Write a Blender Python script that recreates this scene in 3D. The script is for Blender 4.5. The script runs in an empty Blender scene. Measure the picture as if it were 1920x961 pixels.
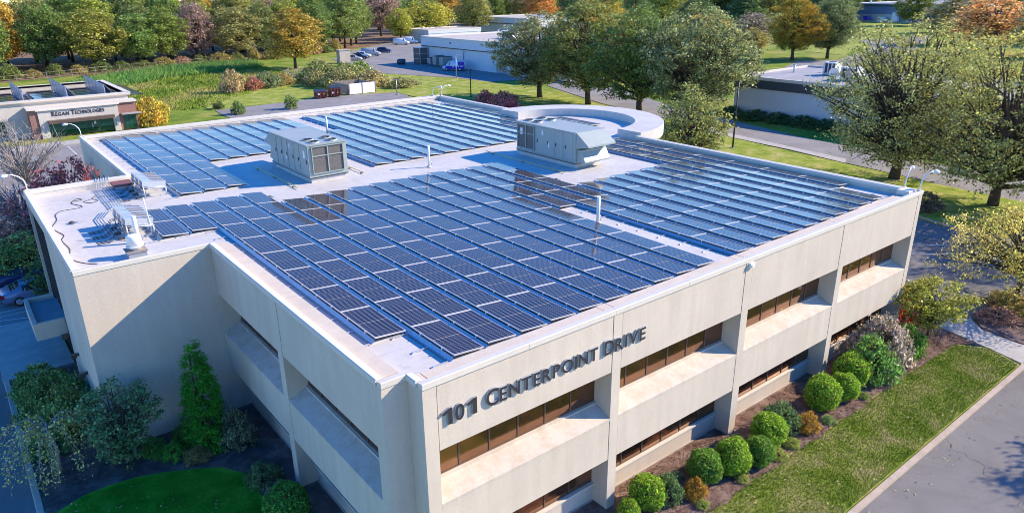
import bpy, bmesh, math, random
import numpy as np
from mathutils import Vector, Matrix
R = math.radians
S = bpy.context.scene
COL = S.collection
# ------------------------------------------------------------------ camera
cam = bpy.data.cameras.new('camera'); co = bpy.data.objects.new('camera', cam); COL.objects.link(co)
CP = Vector((-8.25724892, -15.90652288, 19.57058602))
YAW, PIT, ROL = R(51.74179522), R(-20.62260731), R(-0.65915305)
fw = Vector((math.cos(PIT)*math.cos(YAW), math.cos(PIT)*math.sin(YAW), math.sin(PIT)))
rt = fw.cross(Vector((0, 0, 1))).normalized(); up = rt.cross(fw)
r2 = math.cos(ROL)*rt + math.sin(ROL)*up; u2 = -math.sin(ROL)*rt + math.cos(ROL)*up
m = Matrix((r2, u2, -fw)).transposed().to_4x4(); m.translation = CP
co.matrix_world = m
cam.sensor_width = 36; cam.lens = 36*1343.565/1920; cam.clip_end = 3000; cam.clip_start = 0.5
S.camera = co
# ------------------------------------------------------------------ world, sun, exposure
LX, LY, LZ = -1.0, 0.4624, -0.633            # direction the sunlight travels
ELEV = math.atan2(-LZ, math.hypot(LX, LY)); AZ = math.atan2(-LX, -LY)
W = bpy.data.worlds.new('World'); S.world = W; W.use_nodes = True
nt = W.node_tree; nt.nodes.clear()
sk = nt.nodes.new('ShaderNodeTexSky'); sk.sky_type = 'NISHITA'; sk.sun_disc = False
sk.sun_elevation = ELEV; sk.sun_rotation = AZ; sk.air_density = 1.0; sk.dust_density = 0.0; sk.ozone_density = 4.0
hs = nt.nodes.new('ShaderNodeHueSaturation'); hs.inputs['Saturation'].default_value = 1.36; hs.inputs['Hue'].default_value = 0.515
bg = nt.nodes.new('ShaderNodeBackground'); bg.inputs[1].default_value = 0.15
wo = nt.nodes.new('ShaderNodeOutputWorld')
nt.links.new(sk.outputs[0], hs.inputs['Color']); nt.links.new(hs.outputs[0], bg.inputs[0]); nt.links.new(bg.outputs[0], wo.inputs[0])
sl = bpy.data.lights.new('sun', 'SUN'); sl.energy = 3.7; sl.angle = R(0.5); sl.color = (1, 0.845, 0.63)
so = bpy.data.objects.new('sun', sl); COL.objects.link(so)
so.rotation_euler = Vector((LX, LY, LZ)).to_track_quat('-Z', 'Y').to_euler(); so.location = (60, -40, 60)
S.cycles.filter_width = 0.95
S.view_settings.view_transform = 'Standard'; S.view_settings.look = 'None'
S.view_settings.exposure = 1.25; S.view_settings.gamma = 1.0
# ------------------------------------------------------------------ helpers
def tag(o, label=None, cat=None, group=None, kind=None):
    if label: o['label'] = label
    if cat: o['category'] = cat
    if group: o['group'] = group
    if kind: o['kind'] = kind
    return o
def empty(name, loc, label, cat, group=None, rz=0):
    o = bpy.data.objects.new(name, None); COL.objects.link(o); o.location = loc; o.rotation_euler = (0, 0, rz)
    o.empty_display_size = 0.3
    return tag(o, label, cat, group)
def link(name, mesh, parent=None, loc=(0, 0, 0), rot=(0, 0, 0)):
    o = bpy.data.objects.new(name, mesh); COL.objects.link(o); o.location = loc; o.rotation_euler = rot
    if parent: o.parent = parent
    return o
def copy_tree(o, parent=None):
    c = o.copy(); COL.objects.link(c)
    if parent: c.parent = parent
    for ch in list(o.children): copy_tree(ch, c)
    return c
class MB:
    def __init__(s): s.v = []; s.f = []; s.m = []; s.sm = []
    def add(s, vs, fs, m=0, smooth=False):
        n = len(s.v); s.v += [tuple(v) for v in vs]
        for f in fs: s.f.append([n+i for i in f]); s.m.append(m); s.sm.append(smooth)
        return s
    def box(s, x0, y0, z0, x1, y1, z1, m=0):
        vs = [(x0,y0,z0),(x1,y0,z0),(x1,y1,z0),(x0,y1,z0),(x0,y0,z1),(x1,y0,z1),(x1,y1,z1),(x0,y1,z1)]
        return s.add(vs, [(3,2,1,0),(4,5,6,7),(0,1,5,4),(1,2,6,5),(2,3,7,6),(3,0,4,7)], m)
    def prism(s, poly, a0, a1, axis='x', m=0):
        # poly in the plane across axis: x -> (y,z), y -> (x,z), z -> (x,y)
        def P(p, a):
            return (a, p[0], p[1]) if axis == 'x' else (p[0], a, p[1]) if axis == 'y' else (p[0], p[1], a)
        n = len(poly); vs = [P(p, a0) for p in poly]+[P(p, a1) for p in poly]
        fs = [tuple(range(n))[::-1], tuple(range(n, 2*n))]+[(i, (i+1) % n, n+(i+1) % n, n+i) for i in range(n)]
        return s.add(vs, fs, m)
    def sheet(s, poly, z, m=0): return s.add([(p[0], p[1], z) for p in poly], [tuple(range(len(poly)))], m)
    def tube(s, pts, r, sides=6, m=0, smooth=True, cap=True):
        pts = [Vector(p) for p in pts]; rs = r if isinstance(r, (list, tuple)) else [r]*len(pts)
        n0 = len(s.v); ref = None
        for i, p in enumerate(pts):
            d = (pts[min(i+1, len(pts)-1)]-pts[max(i-1, 0)])
            d = d.normalized() if d.length > 1e-9 else Vector((0, 0, 1))
            if ref is None: ref = Vector((1, 0, 0)) if abs(d.x) < 0.8 else Vector((0, 1, 0))
            a = d.cross(ref).normalized(); b = d.cross(a).normalized(); ref = b.cross(d)*1.0 if False else ref
            for k in range(sides):
                t = 2*math.pi*k/sides
                q = p+(a*math.cos(t)+b*math.sin(t))*rs[i]; s.v.append(tuple(q))
        for i in range(len(pts)-1):
            for k in range(sides):
                k2 = (k+1) % sides
                s.f.append([n0+i*sides+k, n0+i*sides+k2, n0+(i+1)*sides+k2, n0+(i+1)*sides+k]); s.m.append(m); s.sm.append(smooth)
        if cap:
            s.f.append([n0+k for k in range(sides)][::-1]); s.m.append(m); s.sm.append(False)
            e = n0+(len(pts)-1)*sides; s.f.append([e+k for k in range(sides)]); s.m.append(m); s.sm.append(False)
        return s
    def cyl(s, c, r, z0, z1, sides=16, m=0, r1=None, smooth=True):
        return s.tube([(c[0], c[1], z0), (c[0], c[1], z1)], [r, r if r1 is None else r1], sides, m, smooth)
    def mesh(s, name, mats):
        me = bpy.data.meshes.new(name); me.from_pydata(s.v, [], s.f); me.update()
        for q in (mats if isinstance(mats, (list, tuple)) else [mats]): me.materials.append(q)
        me.polygons.foreach_set('material_index', s.m); me.polygons.foreach_set('use_smooth', s.sm)
        bm = bmesh.new(); bm.from_mesh(me); bmesh.ops.recalc_face_normals(bm, faces=bm.faces); bm.to_mesh(me); bm.free()
        return me
    def build(s, name, mats, parent=None, loc=(0, 0, 0), rot=(0, 0, 0)): return link(name, s.mesh(name, mats), parent, loc, rot)
# ------------------------------------------------------------------ materials
def newmat(name):
    M = bpy.data.materials.new(name); M.use_nodes = True; n = M.node_tree; n.nodes.clear()
    out = n.nodes.new('ShaderNodeOutputMaterial'); b = n.nodes.new('ShaderNodeBsdfPrincipled')
    n.links.new(b.outputs[0], out.inputs[0]); return M, n, b
def N(n, t, **k):
    q = n.nodes.new('ShaderNode'+t)
    for a, v in k.items(): setattr(q, a, v)
    return q
def noise(n, sc, det=4, rough=0.6, vec=None, dist=0):
    t = N(n, 'TexNoise'); t.inputs['Scale'].default_value = sc; t.inputs['Detail'].default_value = det
    t.inputs['Roughness'].default_value = rough; t.inputs['Distortion'].default_value = dist
    if vec is not None: n.links.new(vec, t.inputs['Vector'])
    return t.outputs['Fac']
def ramp(n, fac, stops):
    r = N(n, 'ValToRGB'); el = r.color_ramp.elements
    while len(el) < len(stops): el.new(0.5)
    for e, (p, c) in zip(el, stops): e.position = p; e.color = (*c, 1) if len(c) == 3 else c
    n.links.new(fac, r.inputs[0]); return r.outputs[0]
def mixc(n, fac, a, b, mode='MIX'):
    q = N(n, 'Mix', data_type='RGBA', blend_type=mode)
    for i, x in ((0, fac), (6, a), (7, b)):
        if hasattr(x, 'is_linked'): n.links.new(x, q.inputs[i])
        else: q.inputs[i].default_value = x if i == 0 else (*x, 1)
    return q.outputs[2]
def math_(n, op, a, b=0.0, c=None):
    q = N(n, 'Math', operation=op)
    for i, x in enumerate((a, b) if c is None else (a, b, c)):
        if hasattr(x, 'is_linked'): n.links.new(x, q.inputs[i])
        else: q.inputs[i].default_value = x
    return q.outputs[0]
def pos(n): return N(n, 'NewGeometry').outputs['Position']
def objc(n): return N(n, 'TexCoord').outputs['Object']
def bump(n, b, h, st=0.3, d=0.02):
    q = N(n, 'Bump'); q.inputs['Strength'].default_value = st; q.inputs['Distance'].default_value = d
    n.links.new(h, q.inputs['Height']); n.links.new(q.outputs[0], b.inputs['Normal'])
def flat(name, col, rough=0.6, metal=0.0, var=0.12, sc=3.0, spec=0.5, bmp=0.0):
    M, n, b = newmat(name); p = pos(n)
    c = ramp(n, noise(n, sc, 5, 0.65, p), [(0.3, [x*(1-var) for x in col]), (0.7, [min(1, x*(1+var)) for x in col])])
    n.links.new(c, b.inputs['Base Color']); b.inputs['Roughness'].default_value = rough; b.inputs['Metallic'].default_value = metal
    b.inputs['Specular IOR Level'].default_value = spec
    if bmp: bump(n, b, noise(n, sc*12, 3, 0.6, p), bmp, 0.01)
    return M
def stucco(name, col, stain):
    M, n, b = newmat(name); p = pos(n)
    big = noise(n, 0.35, 5, 0.6, p); fine = noise(n, 22, 3, 0.7, p)
    mp = N(n, 'Mapping'); mp.inputs['Scale'].default_value = (1.6, 1.6, 0.18); n.links.new(p, mp.inputs[0])
    streak = noise(n, 1.2, 5, 0.7, mp.outputs[0])
    c = ramp(n, big, [(0.25, [x*0.9 for x in col]), (0.75, [min(1, x*1.07) for x in col])])
    c = mixc(n, ramp(n, streak, [(0.42, (0, 0, 0)), (0.78, (0.62, 0.62, 0.62))]), c, stain)
    c = mixc(n, 0.35, c, ramp(n, fine, [(0.3, (0.55, 0.55, 0.55)), (0.7, (1, 1, 1))]), 'MULTIPLY')
    n.links.new(c, b.inputs['Base Color']); b.inputs['Roughness'].default_value = 0.9; b.inputs['Specular IOR Level'].default_value = 0.2
    bump(n, b, noise(n, 45, 3, 0.7, p), 0.35, 0.01); return M
M_stucco = stucco('stucco', (0.665, 0.575, 0.465), (0.52, 0.44, 0.36))
M_sill = stucco('sill_stucco', (0.66, 0.58, 0.49), (0.42, 0.31, 0.17))
M_coping = flat('coping_metal', (0.66, 0.60, 0.51), 0.5, 0, 0.05, 2)
M_dark = flat('dark_joint', (0.03, 0.028, 0.026), 0.8)
def roofm():
    M, n, b = newmat('roof_membrane'); p = pos(n)
    c = ramp(n, noise(n, 0.5, 6, 0.65, p, 0.6), [(0.25, (0.47, 0.445, 0.41)), (0.5, (0.56, 0.53, 0.49)), (0.8, (0.61, 0.58, 0.54))])
    sp = N(n, 'SeparateXYZ'); n.links.new(p, sp.inputs[0])
    seam = math_(n, 'LESS_THAN', math_(n, 'FRACT', math_(n, 'DIVIDE', sp.outputs[1], 3.05)), 0.018)
    c = mixc(n, math_(n, 'MULTIPLY', seam, 0.4), c, (0.42, 0.42, 0.45))
    dirt = ramp(n, noise(n, 2.4, 6, 0.7, p, 1.0), [(0.50, (0, 0, 0)), (0.70, (0.5, 0.5, 0.5))])
    c = mixc(n, dirt, c, (0.37, 0.34, 0.31))
    n.links.new(c, b.inputs['Base Color']); b.inputs['Roughness'].default_value = 0.6; bump(n, b, noise(n, 3, 4, 0.6, p), 0.25, 0.03); return M
M_roof = roofm()
def glassm(name, col, rough=0.04, metal=0.85):
    M, n, b = newmat(name); p = pos(n)
    oi = N(n, 'ObjectInfo'); c0 = ramp(n, noise(n, 0.8, 3, 0.5, p), [(0.3, [x*0.8 for x in col]), (0.7, col)])
    n.links.new(mixc(n, 1.0, c0, ramp(n, oi.outputs['Random'], [(0.0, (0.62, 0.62, 0.66)), (1.0, (1, 1, 1))]), 'MULTIPLY'), b.inputs['Base Color']); n.links.new(math_(n, 'MULTIPLY_ADD', oi.outputs['Random'], 0.07, rough), b.inputs['Roughness'])
    bump(n, b, noise(n, 1.6, 2, 0.5, p), 0.06, 0.05)
    b.inputs['Metallic'].default_value = metal; return M
M_bronze = glassm('bronze_glass', (0.38, 0.20, 0.115))
M_black_glass = glassm('dark_glass', (0.06, 0.065, 0.085), 0.06, 0.6)
M_green_glass = glassm('green_glass', (0.03, 0.16, 0.10), 0.05, 0.6)
M_mull = flat('bronze_metal', (0.16, 0.11, 0.085), 0.4, 0.4)
M_letter = flat('letter_face', (0.035, 0.034, 0.04), 0.8, 0, 0.1, 6, 0.2)
M_letter_side = flat('letter_side', (0.30, 0.34, 0.38), 0.5, 0.1)
M_alu = flat('aluminium', (0.62, 0.63, 0.65), 0.38, 0.55, 0.06)
M_galv = flat('galvanised', (0.42, 0.46, 0.50), 0.4, 0.6, 0.1)
M_backsheet = flat('panel_backsheet', (0.50, 0.49, 0.46), 0.5, 0, 0.05); M_frame = flat('panel_frame', (0.56, 0.53, 0.48), 0.45, 0.1, 0.06)
def cellm():
    M, n, b = newmat('solar_cells'); sp = N(n, 'SeparateXYZ'); n.links.new(objc(n), sp.inputs[0])
    ux = math_(n, 'MULTIPLY', math_(n, 'SUBTRACT', sp.outputs[0], 0.03), 6/1.13)
    uy = math_(n, 'MULTIPLY', math_(n, 'SUBTRACT', sp.outputs[1], 0.03), 24/2.52)
    def line(u, w): return math_(n, 'LESS_THAN', math_(n, 'ABSOLUTE', math_(n, 'SUBTRACT', math_(n, 'FRACT', math_(n, 'ADD', u, 0.5)), 0.5)), w)
    l = math_(n, 'MAXIMUM', line(ux, 0.045), line(uy, 0.06))
    oi = N(n, 'ObjectInfo')
    cell = mixc(n, oi.outputs['Random'], (0.009, 0.007, 0.016), (0.018, 0.015, 0.030))
    c = mixc(n, l, cell, (0.20, 0.20, 0.21))
    n.links.new(c, b.inputs['Base Color']); b.inputs['Roughness'].default_value = 0.07; b.inputs['IOR'].default_value = 1.5
    b.inputs['Specular IOR Level'].default_value = 0.2
    n.links.new(math_(n, 'MULTIPLY_ADD', noise(n, 1.3, 4, 0.6, pos(n)), 0.08, 0.03), b.inputs['Roughness'])
    return M
M_cell = cellm()
M_white = flat('white_paint', (0.78, 0.78, 0.78), 0.5, 0, 0.05)
M_pvc = flat('white_pipe', (0.75, 0.75, 0.74), 0.4, 0, 0.05)
M_cable = flat('black_cable', (0.02, 0.02, 0.02), 0.6)
M_hvac = flat('unit_paint', (0.33, 0.37, 0.35), 0.5, 0.1, 0.06, 1.2)
M_hvac_dark = flat('unit_dark', (0.05, 0.055, 0.06), 0.6)
M_coil = flat('coil_fins', (0.135, 0.125, 0.115), 0.6, 0.2, 0.25, 14)
M_gas = flat('gas_yellow', (0.62, 0.52, 0.22), 0.6)
M_red = flat('rust_red_paint', (0.22, 0.075, 0.055), 0.6)
M_yellow = flat('yellow_sticker', (0.75, 0.55, 0.02), 0.5)
M_blue_shade = flat('blue_shade', (0.05, 0.14, 0.42), 0.35)  # blue of shade and reflected sky, painted on the inverter ends
def asphalt(name, col, var=0.16, crack=True):
    M, n, b = newmat(name); p = pos(n)
    c = ramp(n, noise(n, 0.22, 6, 0.7, p, 0.5), [(0.3, [x*(1-var*1.4) for x in col]), (0.72, [x*(1+var) for x in col])])
    c = mixc(n, 0.5, c, ramp(n, noise(n, 18, 2, 0.8, p), [(0.3, (0.55, 0.55, 0.55)), (0.75, (1.35, 1.35, 1.35))]), 'MULTIPLY')
    if crack:
        v = N(n, 'TexVoronoi', feature='DISTANCE_TO_EDGE'); v.inputs['Scale'].default_value = 0.11
        wv = N(n, 'TexNoise'); wv.inputs['Scale'].default_value = 0.8; n.links.new(p, wv.inputs['Vector'])
        ad = N(n, 'VectorMath', operation='MULTIPLY_ADD'); n.links.new(wv.outputs['Color'], ad.inputs[0]); ad.inputs[1].default_value = (1.6, 1.6, 1.6); n.links.new(p, ad.inputs[2])
        n.links.new(ad.outputs[0], v.inputs['Vector'])
        cr = math_(n, 'LESS_THAN', v.outputs['Distance'], 0.0016)
        c = mixc(n, math_(n, 'MULTIPLY', cr, 0.7), c, (0.03, 0.03, 0.03))
    n.links.new(c, b.inputs['Base Color']); b.inputs['Roughness'].default_value = 0.9; b.inputs['Specular IOR Level'].default_value = 0.25
    bump(n, b, noise(n, 30, 3, 0.7, p), 0.5, 0.01); return M
M_asphalt = asphalt('asphalt', (0.205, 0.193, 0.182), 0.21)
M_asphalt2 = asphalt('old_asphalt', (0.27, 0.255, 0.245))
M_concrete = flat('concrete', (0.42, 0.39, 0.35), 0.85, 0, 0.16, 1.4, 0.2, 0.4)
M_kerb = flat('kerb_concrete', (0.46, 0.37, 0.29), 0.85, 0, 0.16, 2.5, 0.2, 0.4)
M_paint = flat('road_paint', (0.62, 0.62, 0.60), 0.7, 0, 0.15, 6)
def grassm(name, stops, sc=0.5):
    M, n, b = newmat(name); p = pos(n)
    a = noise(n, sc, 5, 0.65, p, 0.4); f = noise(n, sc*14, 4, 0.75, p)
    mx = math_(n, 'ADD', math_(n, 'MULTIPLY', a, 0.72), math_(n, 'MULTIPLY', f, 0.28))
    c = ramp(n, mx, stops); n.links.new(c, b.inputs['Base Color']); b.inputs['Roughness'].default_value = 0.95
    b.inputs['Specular IOR Level'].default_value = 0.1; bump(n, b, f, 0.8, 0.06); return M
G0, G1, G2, G3 = (0.12, 0.18, 0.018), (0.21, 0.28, 0.03), (0.33, 0.34, 0.08), (0.50, 0.40, 0.20)
M_lawn = grassm('lawn', [(0.32, G0), (0.45, G1), (0.55, G2), (0.66, G3)])
M_lawn_deep = grassm('deep_lawn', [(0.3, (0.03, 0.18, 0.014)), (0.5, (0.065, 0.33, 0.022)), (0.7, (0.17, 0.40, 0.05))], 0.8)
M_meadow = grassm('meadow', [(0.36, (0.08, 0.14, 0.018)), (0.47, (0.17, 0.24, 0.028)), (0.55, (0.27, 0.28, 0.06)), (0.64, (0.38, 0.31, 0.14))], 0.09)
M_litter = grassm('leaf_litter', [(0.32, (0.10, 0.06, 0.04)), (0.5, (0.22, 0.14, 0.09)), (0.7, (0.33, 0.23, 0.16))], 0.3)
M_mulch = grassm('mulch', [(0.3, (0.10, 0.055, 0.04)), (0.48, (0.24, 0.15, 0.115)), (0.66, (0.40, 0.28, 0.22))], 1.3)
M_mulch_dark = grassm('dark_mulch', [(0.3, (0.07, 0.05, 0.048)), (0.5, (0.17, 0.12, 0.105)), (0.7, (0.32, 0.24, 0.21))], 1.3)
M_bark = flat('bark', (0.085, 0.066, 0.052), 0.95, 0, 0.35, 5, 0.1, 0.6)
M_palebark = flat('pale_twigs', (0.30, 0.27, 0.25), 0.9, 0, 0.2, 5, 0.1)
def foliage(name, trans=0.5, gloss=0.12):
    M = bpy.data.materials.new(name); M.use_nodes = True; n = M.node_tree; n.nodes.clear()
    out = N(n, 'OutputMaterial'); oi = N(n, 'ObjectInfo'); g = N(n, 'NewGeometry'); oc = objc(n)
    big = noise(n, 0.32, 3, 0.6, oc); mid = noise(n, 1.6, 3, 0.6, oc)
    hsv = N(n, 'HueSaturation'); n.links.new(oi.outputs['Color'], hsv.inputs['Color'])
    n.links.new(math_(n, 'MULTIPLY_ADD', g.outputs['Random Per Island'], 0.05, 0.475), hsv.inputs['Hue'])
    rp_ = math_(n, 'FRACT', math_(n, 'MULTIPLY', g.outputs['Random Per Island'], 7.31)); n.links.new(math_(n, 'ADD', math_(n, 'MULTIPLY', math_(n, 'POWER', rp_, 2.0), 4.4), math_(n, 'MULTIPLY_ADD', mid, 2.3, -0.1)), hsv.inputs['Value'])
    sel = math_(n, 'GREATER_THAN', math_(n, 'ADD', math_(n, 'ADD', big, math_(n, 'MULTIPLY', g.outputs['Random Per Island'], 0.25)), math_(n, 'MULTIPLY', mid, 0.2)), math_(n, 'SUBTRACT', 1.26, math_(n, 'MULTIPLY', oi.outputs['Alpha'], 0.9)))
    acc = mixc(n, g.outputs['Random Per Island'], (0.62, 0.42, 0.03), (0.62, 0.28, 0.03))
    c = mixc(n, sel, hsv.outputs[0], acc)
    d = N(n, 'BsdfDiffuse'); t = N(n, 'BsdfTranslucent'); gl = N(n, 'BsdfGlossy'); gl.inputs['Roughness'].default_value = 0.6
    n.links.new(c, d.inputs[0]); n.links.new(mixc(n, 0.3, c, (0.25, 0.30, 0.02)), t.inputs[0])
    m1 = N(n, 'MixShader'); m1.inputs[0].default_value = trans; n.links.new(d.outputs[0], m1.inputs[1]); n.links.new(t.outputs[0], m1.inputs[2])
    fr = N(n, 'Fresnel'); fr.inputs[0].default_value = 1.4
    m2 = N(n, 'MixShader'); n.links.new(math_(n, 'MULTIPLY', fr.outputs[0], gloss*2), m2.inputs[0]); n.links.new(m1.outputs[0], m2.inputs[1]); n.links.new(gl.outputs[0], m2.inputs[2])
    n.links.new(m2.outputs[0], out.inputs[0]); return M
M_leaf = foliage('foliage')
def brickm():
    M, n, b = newmat('brick'); mp = N(n, 'Mapping'); mp.inputs['Rotation'].default_value = (R(90), 0, 0); n.links.new(pos(n), mp.inputs[0])
    t = N(n, 'TexBrick'); n.links.new(mp.outputs[0], t.inputs[0]); t.inputs['Scale'].default_value = 2.2
    t.inputs['Color1'].default_value = (0.30, 0.12, 0.085, 1); t.inputs['Color2'].default_value = (0.22, 0.085, 0.06, 1); t.inputs['Mortar'].default_value = (0.4, 0.33, 0.28, 1)
    n.links.new(t.outputs[0], b.inputs['Base Color']); b.inputs['Roughness'].default_value = 0.9; return M
M_brick = brickm()
M_rwall = stucco('pale_render', (0.62, 0.57, 0.50), (0.5, 0.45, 0.38))
M_metalwall = flat('pale_metal_wall', (0.60, 0.62, 0.64), 0.6, 0, 0.04, 0.6)
M_blueband = flat('dark_metal_band', (0.055, 0.075, 0.10), 0.45, 0.2)
M_tanroof = flat('gravel_roof', (0.46, 0.41, 0.36), 0.9, 0, 0.14, 0.5)
M_greyroof = flat('grey_roof', (0.32, 0.31, 0.31), 0.85, 0, 0.16, 0.4)
M_tyre = flat('tyre', (0.02, 0.02, 0.02), 0.8); M_rim = flat('rim', (0.55, 0.56, 0.58), 0.3, 0.8)
M_carglass = glassm('car_glass', (0.03, 0.035, 0.04), 0.05, 0.3)
M_lamp = flat('head_lamp', (0.7, 0.72, 0.75), 0.15); M_tail = flat('tail_lamp', (0.35, 0.01, 0.015), 0.25)
M_wood = flat('weathered_wood', (0.27, 0.23, 0.20), 0.85, 0, 0.25, 3)
M_bin = flat('dumpster_paint', (0.17, 0.045, 0.035), 0.6, 0.1, 0.3, 2); M_bin_lid = flat('bin_lid', (0.03, 0.03, 0.035), 0.5)
M_blackpole = flat('black_pole', (0.02, 0.02, 0.022), 0.45)
def carpaint(name, col):
    M = flat(name, col, 0.28, 0.2, 0.03); return M
# ------------------------------------------------------------------ ground and setting
def sheet(name, poly, z, mat, kind='structure'): return tag(MB().sheet(poly, z).build(name, mat), kind=kind)
def rect(x0, y0, x1, y1): return [(x0, y0), (x1, y0), (x1, y1), (x0, y1)]
sheet('ground', rect(-1200, -900, 1600, 1600), -0.06, M_meadow)
sheet('forest_floor', [(-300, 192), (0, 190), (22, 196), (55, 205), (80, 207), (100, 215), (130, 232), (170, 262), (260, 320), (260, 600), (-300, 600)], -0.03, M_litter)
sheet('road', [(-9, -60), (90, -60), (120, -6.3), (36, -6.35), (-8.85, -6.35), (-8.85, 27.5), (-8.6, 35.6), (-8.6, 37), (-40, 37), (-40, -60)], 0.0, M_asphalt)
sheet('left_parking_lot', [(-40, 37), (-1, 37), (-1, 60), (28, 60), (28, 97.5), (-40, 97.5)], 0.004, M_asphalt2)
sheet('left_lot_edge', [(-8.6, 35.6), (-1, 35.6), (-1, 37), (-8.6, 37)], 0.003, M_asphalt2)
sheet('east_parking_lot', [(34.3, -3.2), (38, -2.2), (46, -1.8), (55, -2), (57.2, 8.8), (60, 24), (61, 60), (34.3, 60)], 0.01, M_asphalt)
sheet('rear_drive', [(28.6, 97), (28.6, 108), (29.3, 114.6), (44.5, 115.4), (48, 119), (54, 119), (55, 115.5), (61.5, 115.6), (66, 112), (62, 104), (50, 97)], 0.008, M_asphalt2)
sheet('side_road', [(70, -60), (70, 6.5), (70.7, 12), (73.5, 28), (76.5, 38), (79.5, 52), (84, 75), (93, 100), (99, 104), (104, 95), (93, 70), (87, 50), (83, 37), (81, 24), (79.5, 15), (80, -60)], 0.012, M_asphalt2)
sheet('service_yard', [(88, 113), (86.5, 125), (80, 142), (74, 157), (83, 172), (86, 188), (104, 212), (120, 226), (150, 250), (170, 240), (140, 200), (125, 150), (125, 105)], 0.006, M_asphalt2)
sheet('far_road', [(120, 70), (175, 92), (187, 86), (232, 100), (260, 118), (300, 110), (236, 88), (190, 72), (120, 50)], 0.005, M_asphalt2)
sheet('footpath', [(72.6, 24), (74.3, 32.2), (75.2, 39.3), (76, 45.5), (77.6, 54), (80.2, 54), (78.6, 48), (77.6, 42.6), (76, 33.3), (74.6, 25)], 0.03, M_concrete)
def thick(name, poly, z0, z1, mat, kind='structure'): return tag(MB().prism(poly, z0, z1, 'z').build(name, mat), kind=kind)
thick('lawn', [(-8.0, -6.05), (34.5, -6.05), (35.4, -4.3), (34.2, -2.6), (30, -2.3), (-8, -2.3)], -0.05, 0.09, M_lawn)
thick('planting_bed', [(-8, -2.6)]+[(x*0.5, -2.68+0.10*math.sin(x*0.9)+0.07*math.sin(x*2.3+1)+0.05*math.sin(x*4.7)) for x in range(-15, 62)]+[(31, -2.75), (34.3, -2.9), (35.6, -3.6), (36.0, -1.6), (35.0, 1.5), (33.3, 4), (33.2, 0.95), (-8, 0.95)], -0.05, 0.104, M_mulch)
thick('garden_bed', [(-8.58, -2.3), (-8.58, 27.3), (-5.4, 27.3), (-5.4, 17), (0.95, 17), (0.95, -2.3)], -0.05, 0.094, M_mulch_dark)
thick('garden_lawn', [(-8.5, -2), (-8.5, 13.2), (-8.2, 13.75), (-7.2, 14.2), (-6.3, 14.25), (-5.2, 14.1), (-4.2, 13.7), (-3.1, 13.1), (-2.1, 12.45), (-1.5, 11.4), (-1.4, 10.2), (-1.5, 9.2), (-1.7, 8.2), (-2, 6.5), (-2, -2)], -0.05, 0.118, M_lawn_deep)
thick('entrance_walk', [(-8.9, 27.42), (-5.5, 27.42), (-5.5, 35.4), (-8.7, 35.62)], -0.05, 0.11, M_concrete)
thick('front_walk', [(35.9, -1.7), (35.3, -4.2), (34.75, -6.05), (37.2, -6.05), (37.2, -5.0), (37.5, -3.1), (38.6, -2.1), (36.6, 1)], -0.05, 0.115, M_concrete)
thick('shrub_border', [(37.3, -6), (46, -6), (50, -1.9), (39.5, -1.9), (37.6, -3.1)], -0.05, 0.1, M_mulch_dark)
thick('east_lawn', [(57.4, 9), (56.2, 4.1), (55.5, -8), (69.8, -8), (69.9, 6), (70.5, 12), (72.3, 24), (75.8, 45), (78.5, 60), (84, 80), (90, 105), (86, 112), (72, 120), (64, 112), (61.2, 60), (60.2, 24)], -0.05, 0.05, M_lawn)
thick('yard_lawn', [(64, 112.6), (88, 112.5), (86, 125), (79.5, 142), (73.5, 157), (62, 157), (50, 142), (36, 137), (29, 121), (29, 115.2), (55, 116.2)], -0.05, 0.03, M_lawn)
thick('regan_walk', [(-20, 97.6), (27, 97.6), (27, 100.8), (-20, 100.8)], -0.05, 0.1, M_concrete)
sheet('far_lawn', [(200, 92), (232, 104), (300, 118), (388, 150), (388, 190), (300, 190), (230, 120), (205, 110)], 0.0, M_lawn)
sheet('entrance_stripe_area', rect(-20, 36.2, -9, 36.3), 0.012, M_paint)
# kerbs: stones with open joints
def kerb(pts, step, name):
    root = tag(bpy.data.objects.new(name, None), kind='structure'); COL.objects.link(root)
    me = MB().prism([(0, -0.2), (0.25, -0.2), (0.25, 0.105), (0.22, 0.125), (0, 0.125)], 0.006, step-0.006, 'x').mesh('kerb_stone', M_kerb)
    for (a, b) in zip(pts[:-1], pts[1:]):
        a, b = Vector((*a, 0)), Vector((*b, 0)); L = (b-a).length; n = max(1, round(L/step)); ang = math.atan2(b.y-a.y, b.x-a.x)
        for i in range(n):
            o = link('kerb_stone', me, root, a+(b-a)*(i/n), (0, 0, ang)); o.scale.x = L/n/step
kerb([(-8, -6.35), (34.7, -6.35)], 3.05, 'front_kerb')
kerb([(-8.6, -6.0), (-8.6, 27.4)], 3.05, 'left_kerb')
kerb([(57.6, 9.3), (56.2, 4.1), (55.4, -3)], 2.6, 'east_kerb')
# painted lines
pl = MB()
def stripe(mb, a, b, w=0.1, z=0.016):
    a, b = Vector((*a, z)), Vector((*b, z)); d = (b-a).normalized(); p = Vector((-d.y, d.x, 0))*w/2
    mb.add([a-p, b-p, b+p, a+p], [(0, 1, 2, 3)])
for a, b in [((-8.9, 38.3), (-1.5, 37.9)), ((-10, 37.5), (-6.2, 36.0)), ((-8.9, 37.5), (-6.2, 37.5)), ((-9.2, 36.1), (-7.6, 35.72)), ((-8.9, 41.0), (-1.5, 41.0)), ((-8.9, 43.8), (-1.5, 43.8)), ((-8.9, 46.6), (-1.5, 46.6))]: stripe(pl, a, b)
for x in (-5.2, -2.1, 1.2, 4.25, 7.4): stripe(pl, (x, 96.8), (x+0.05, 90), 0.13)
for k in range(3): stripe(pl, (36.5, 2.1+2.7*k), (42.6, 2.0+2.7*k), 0.11, 0.02)
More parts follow.
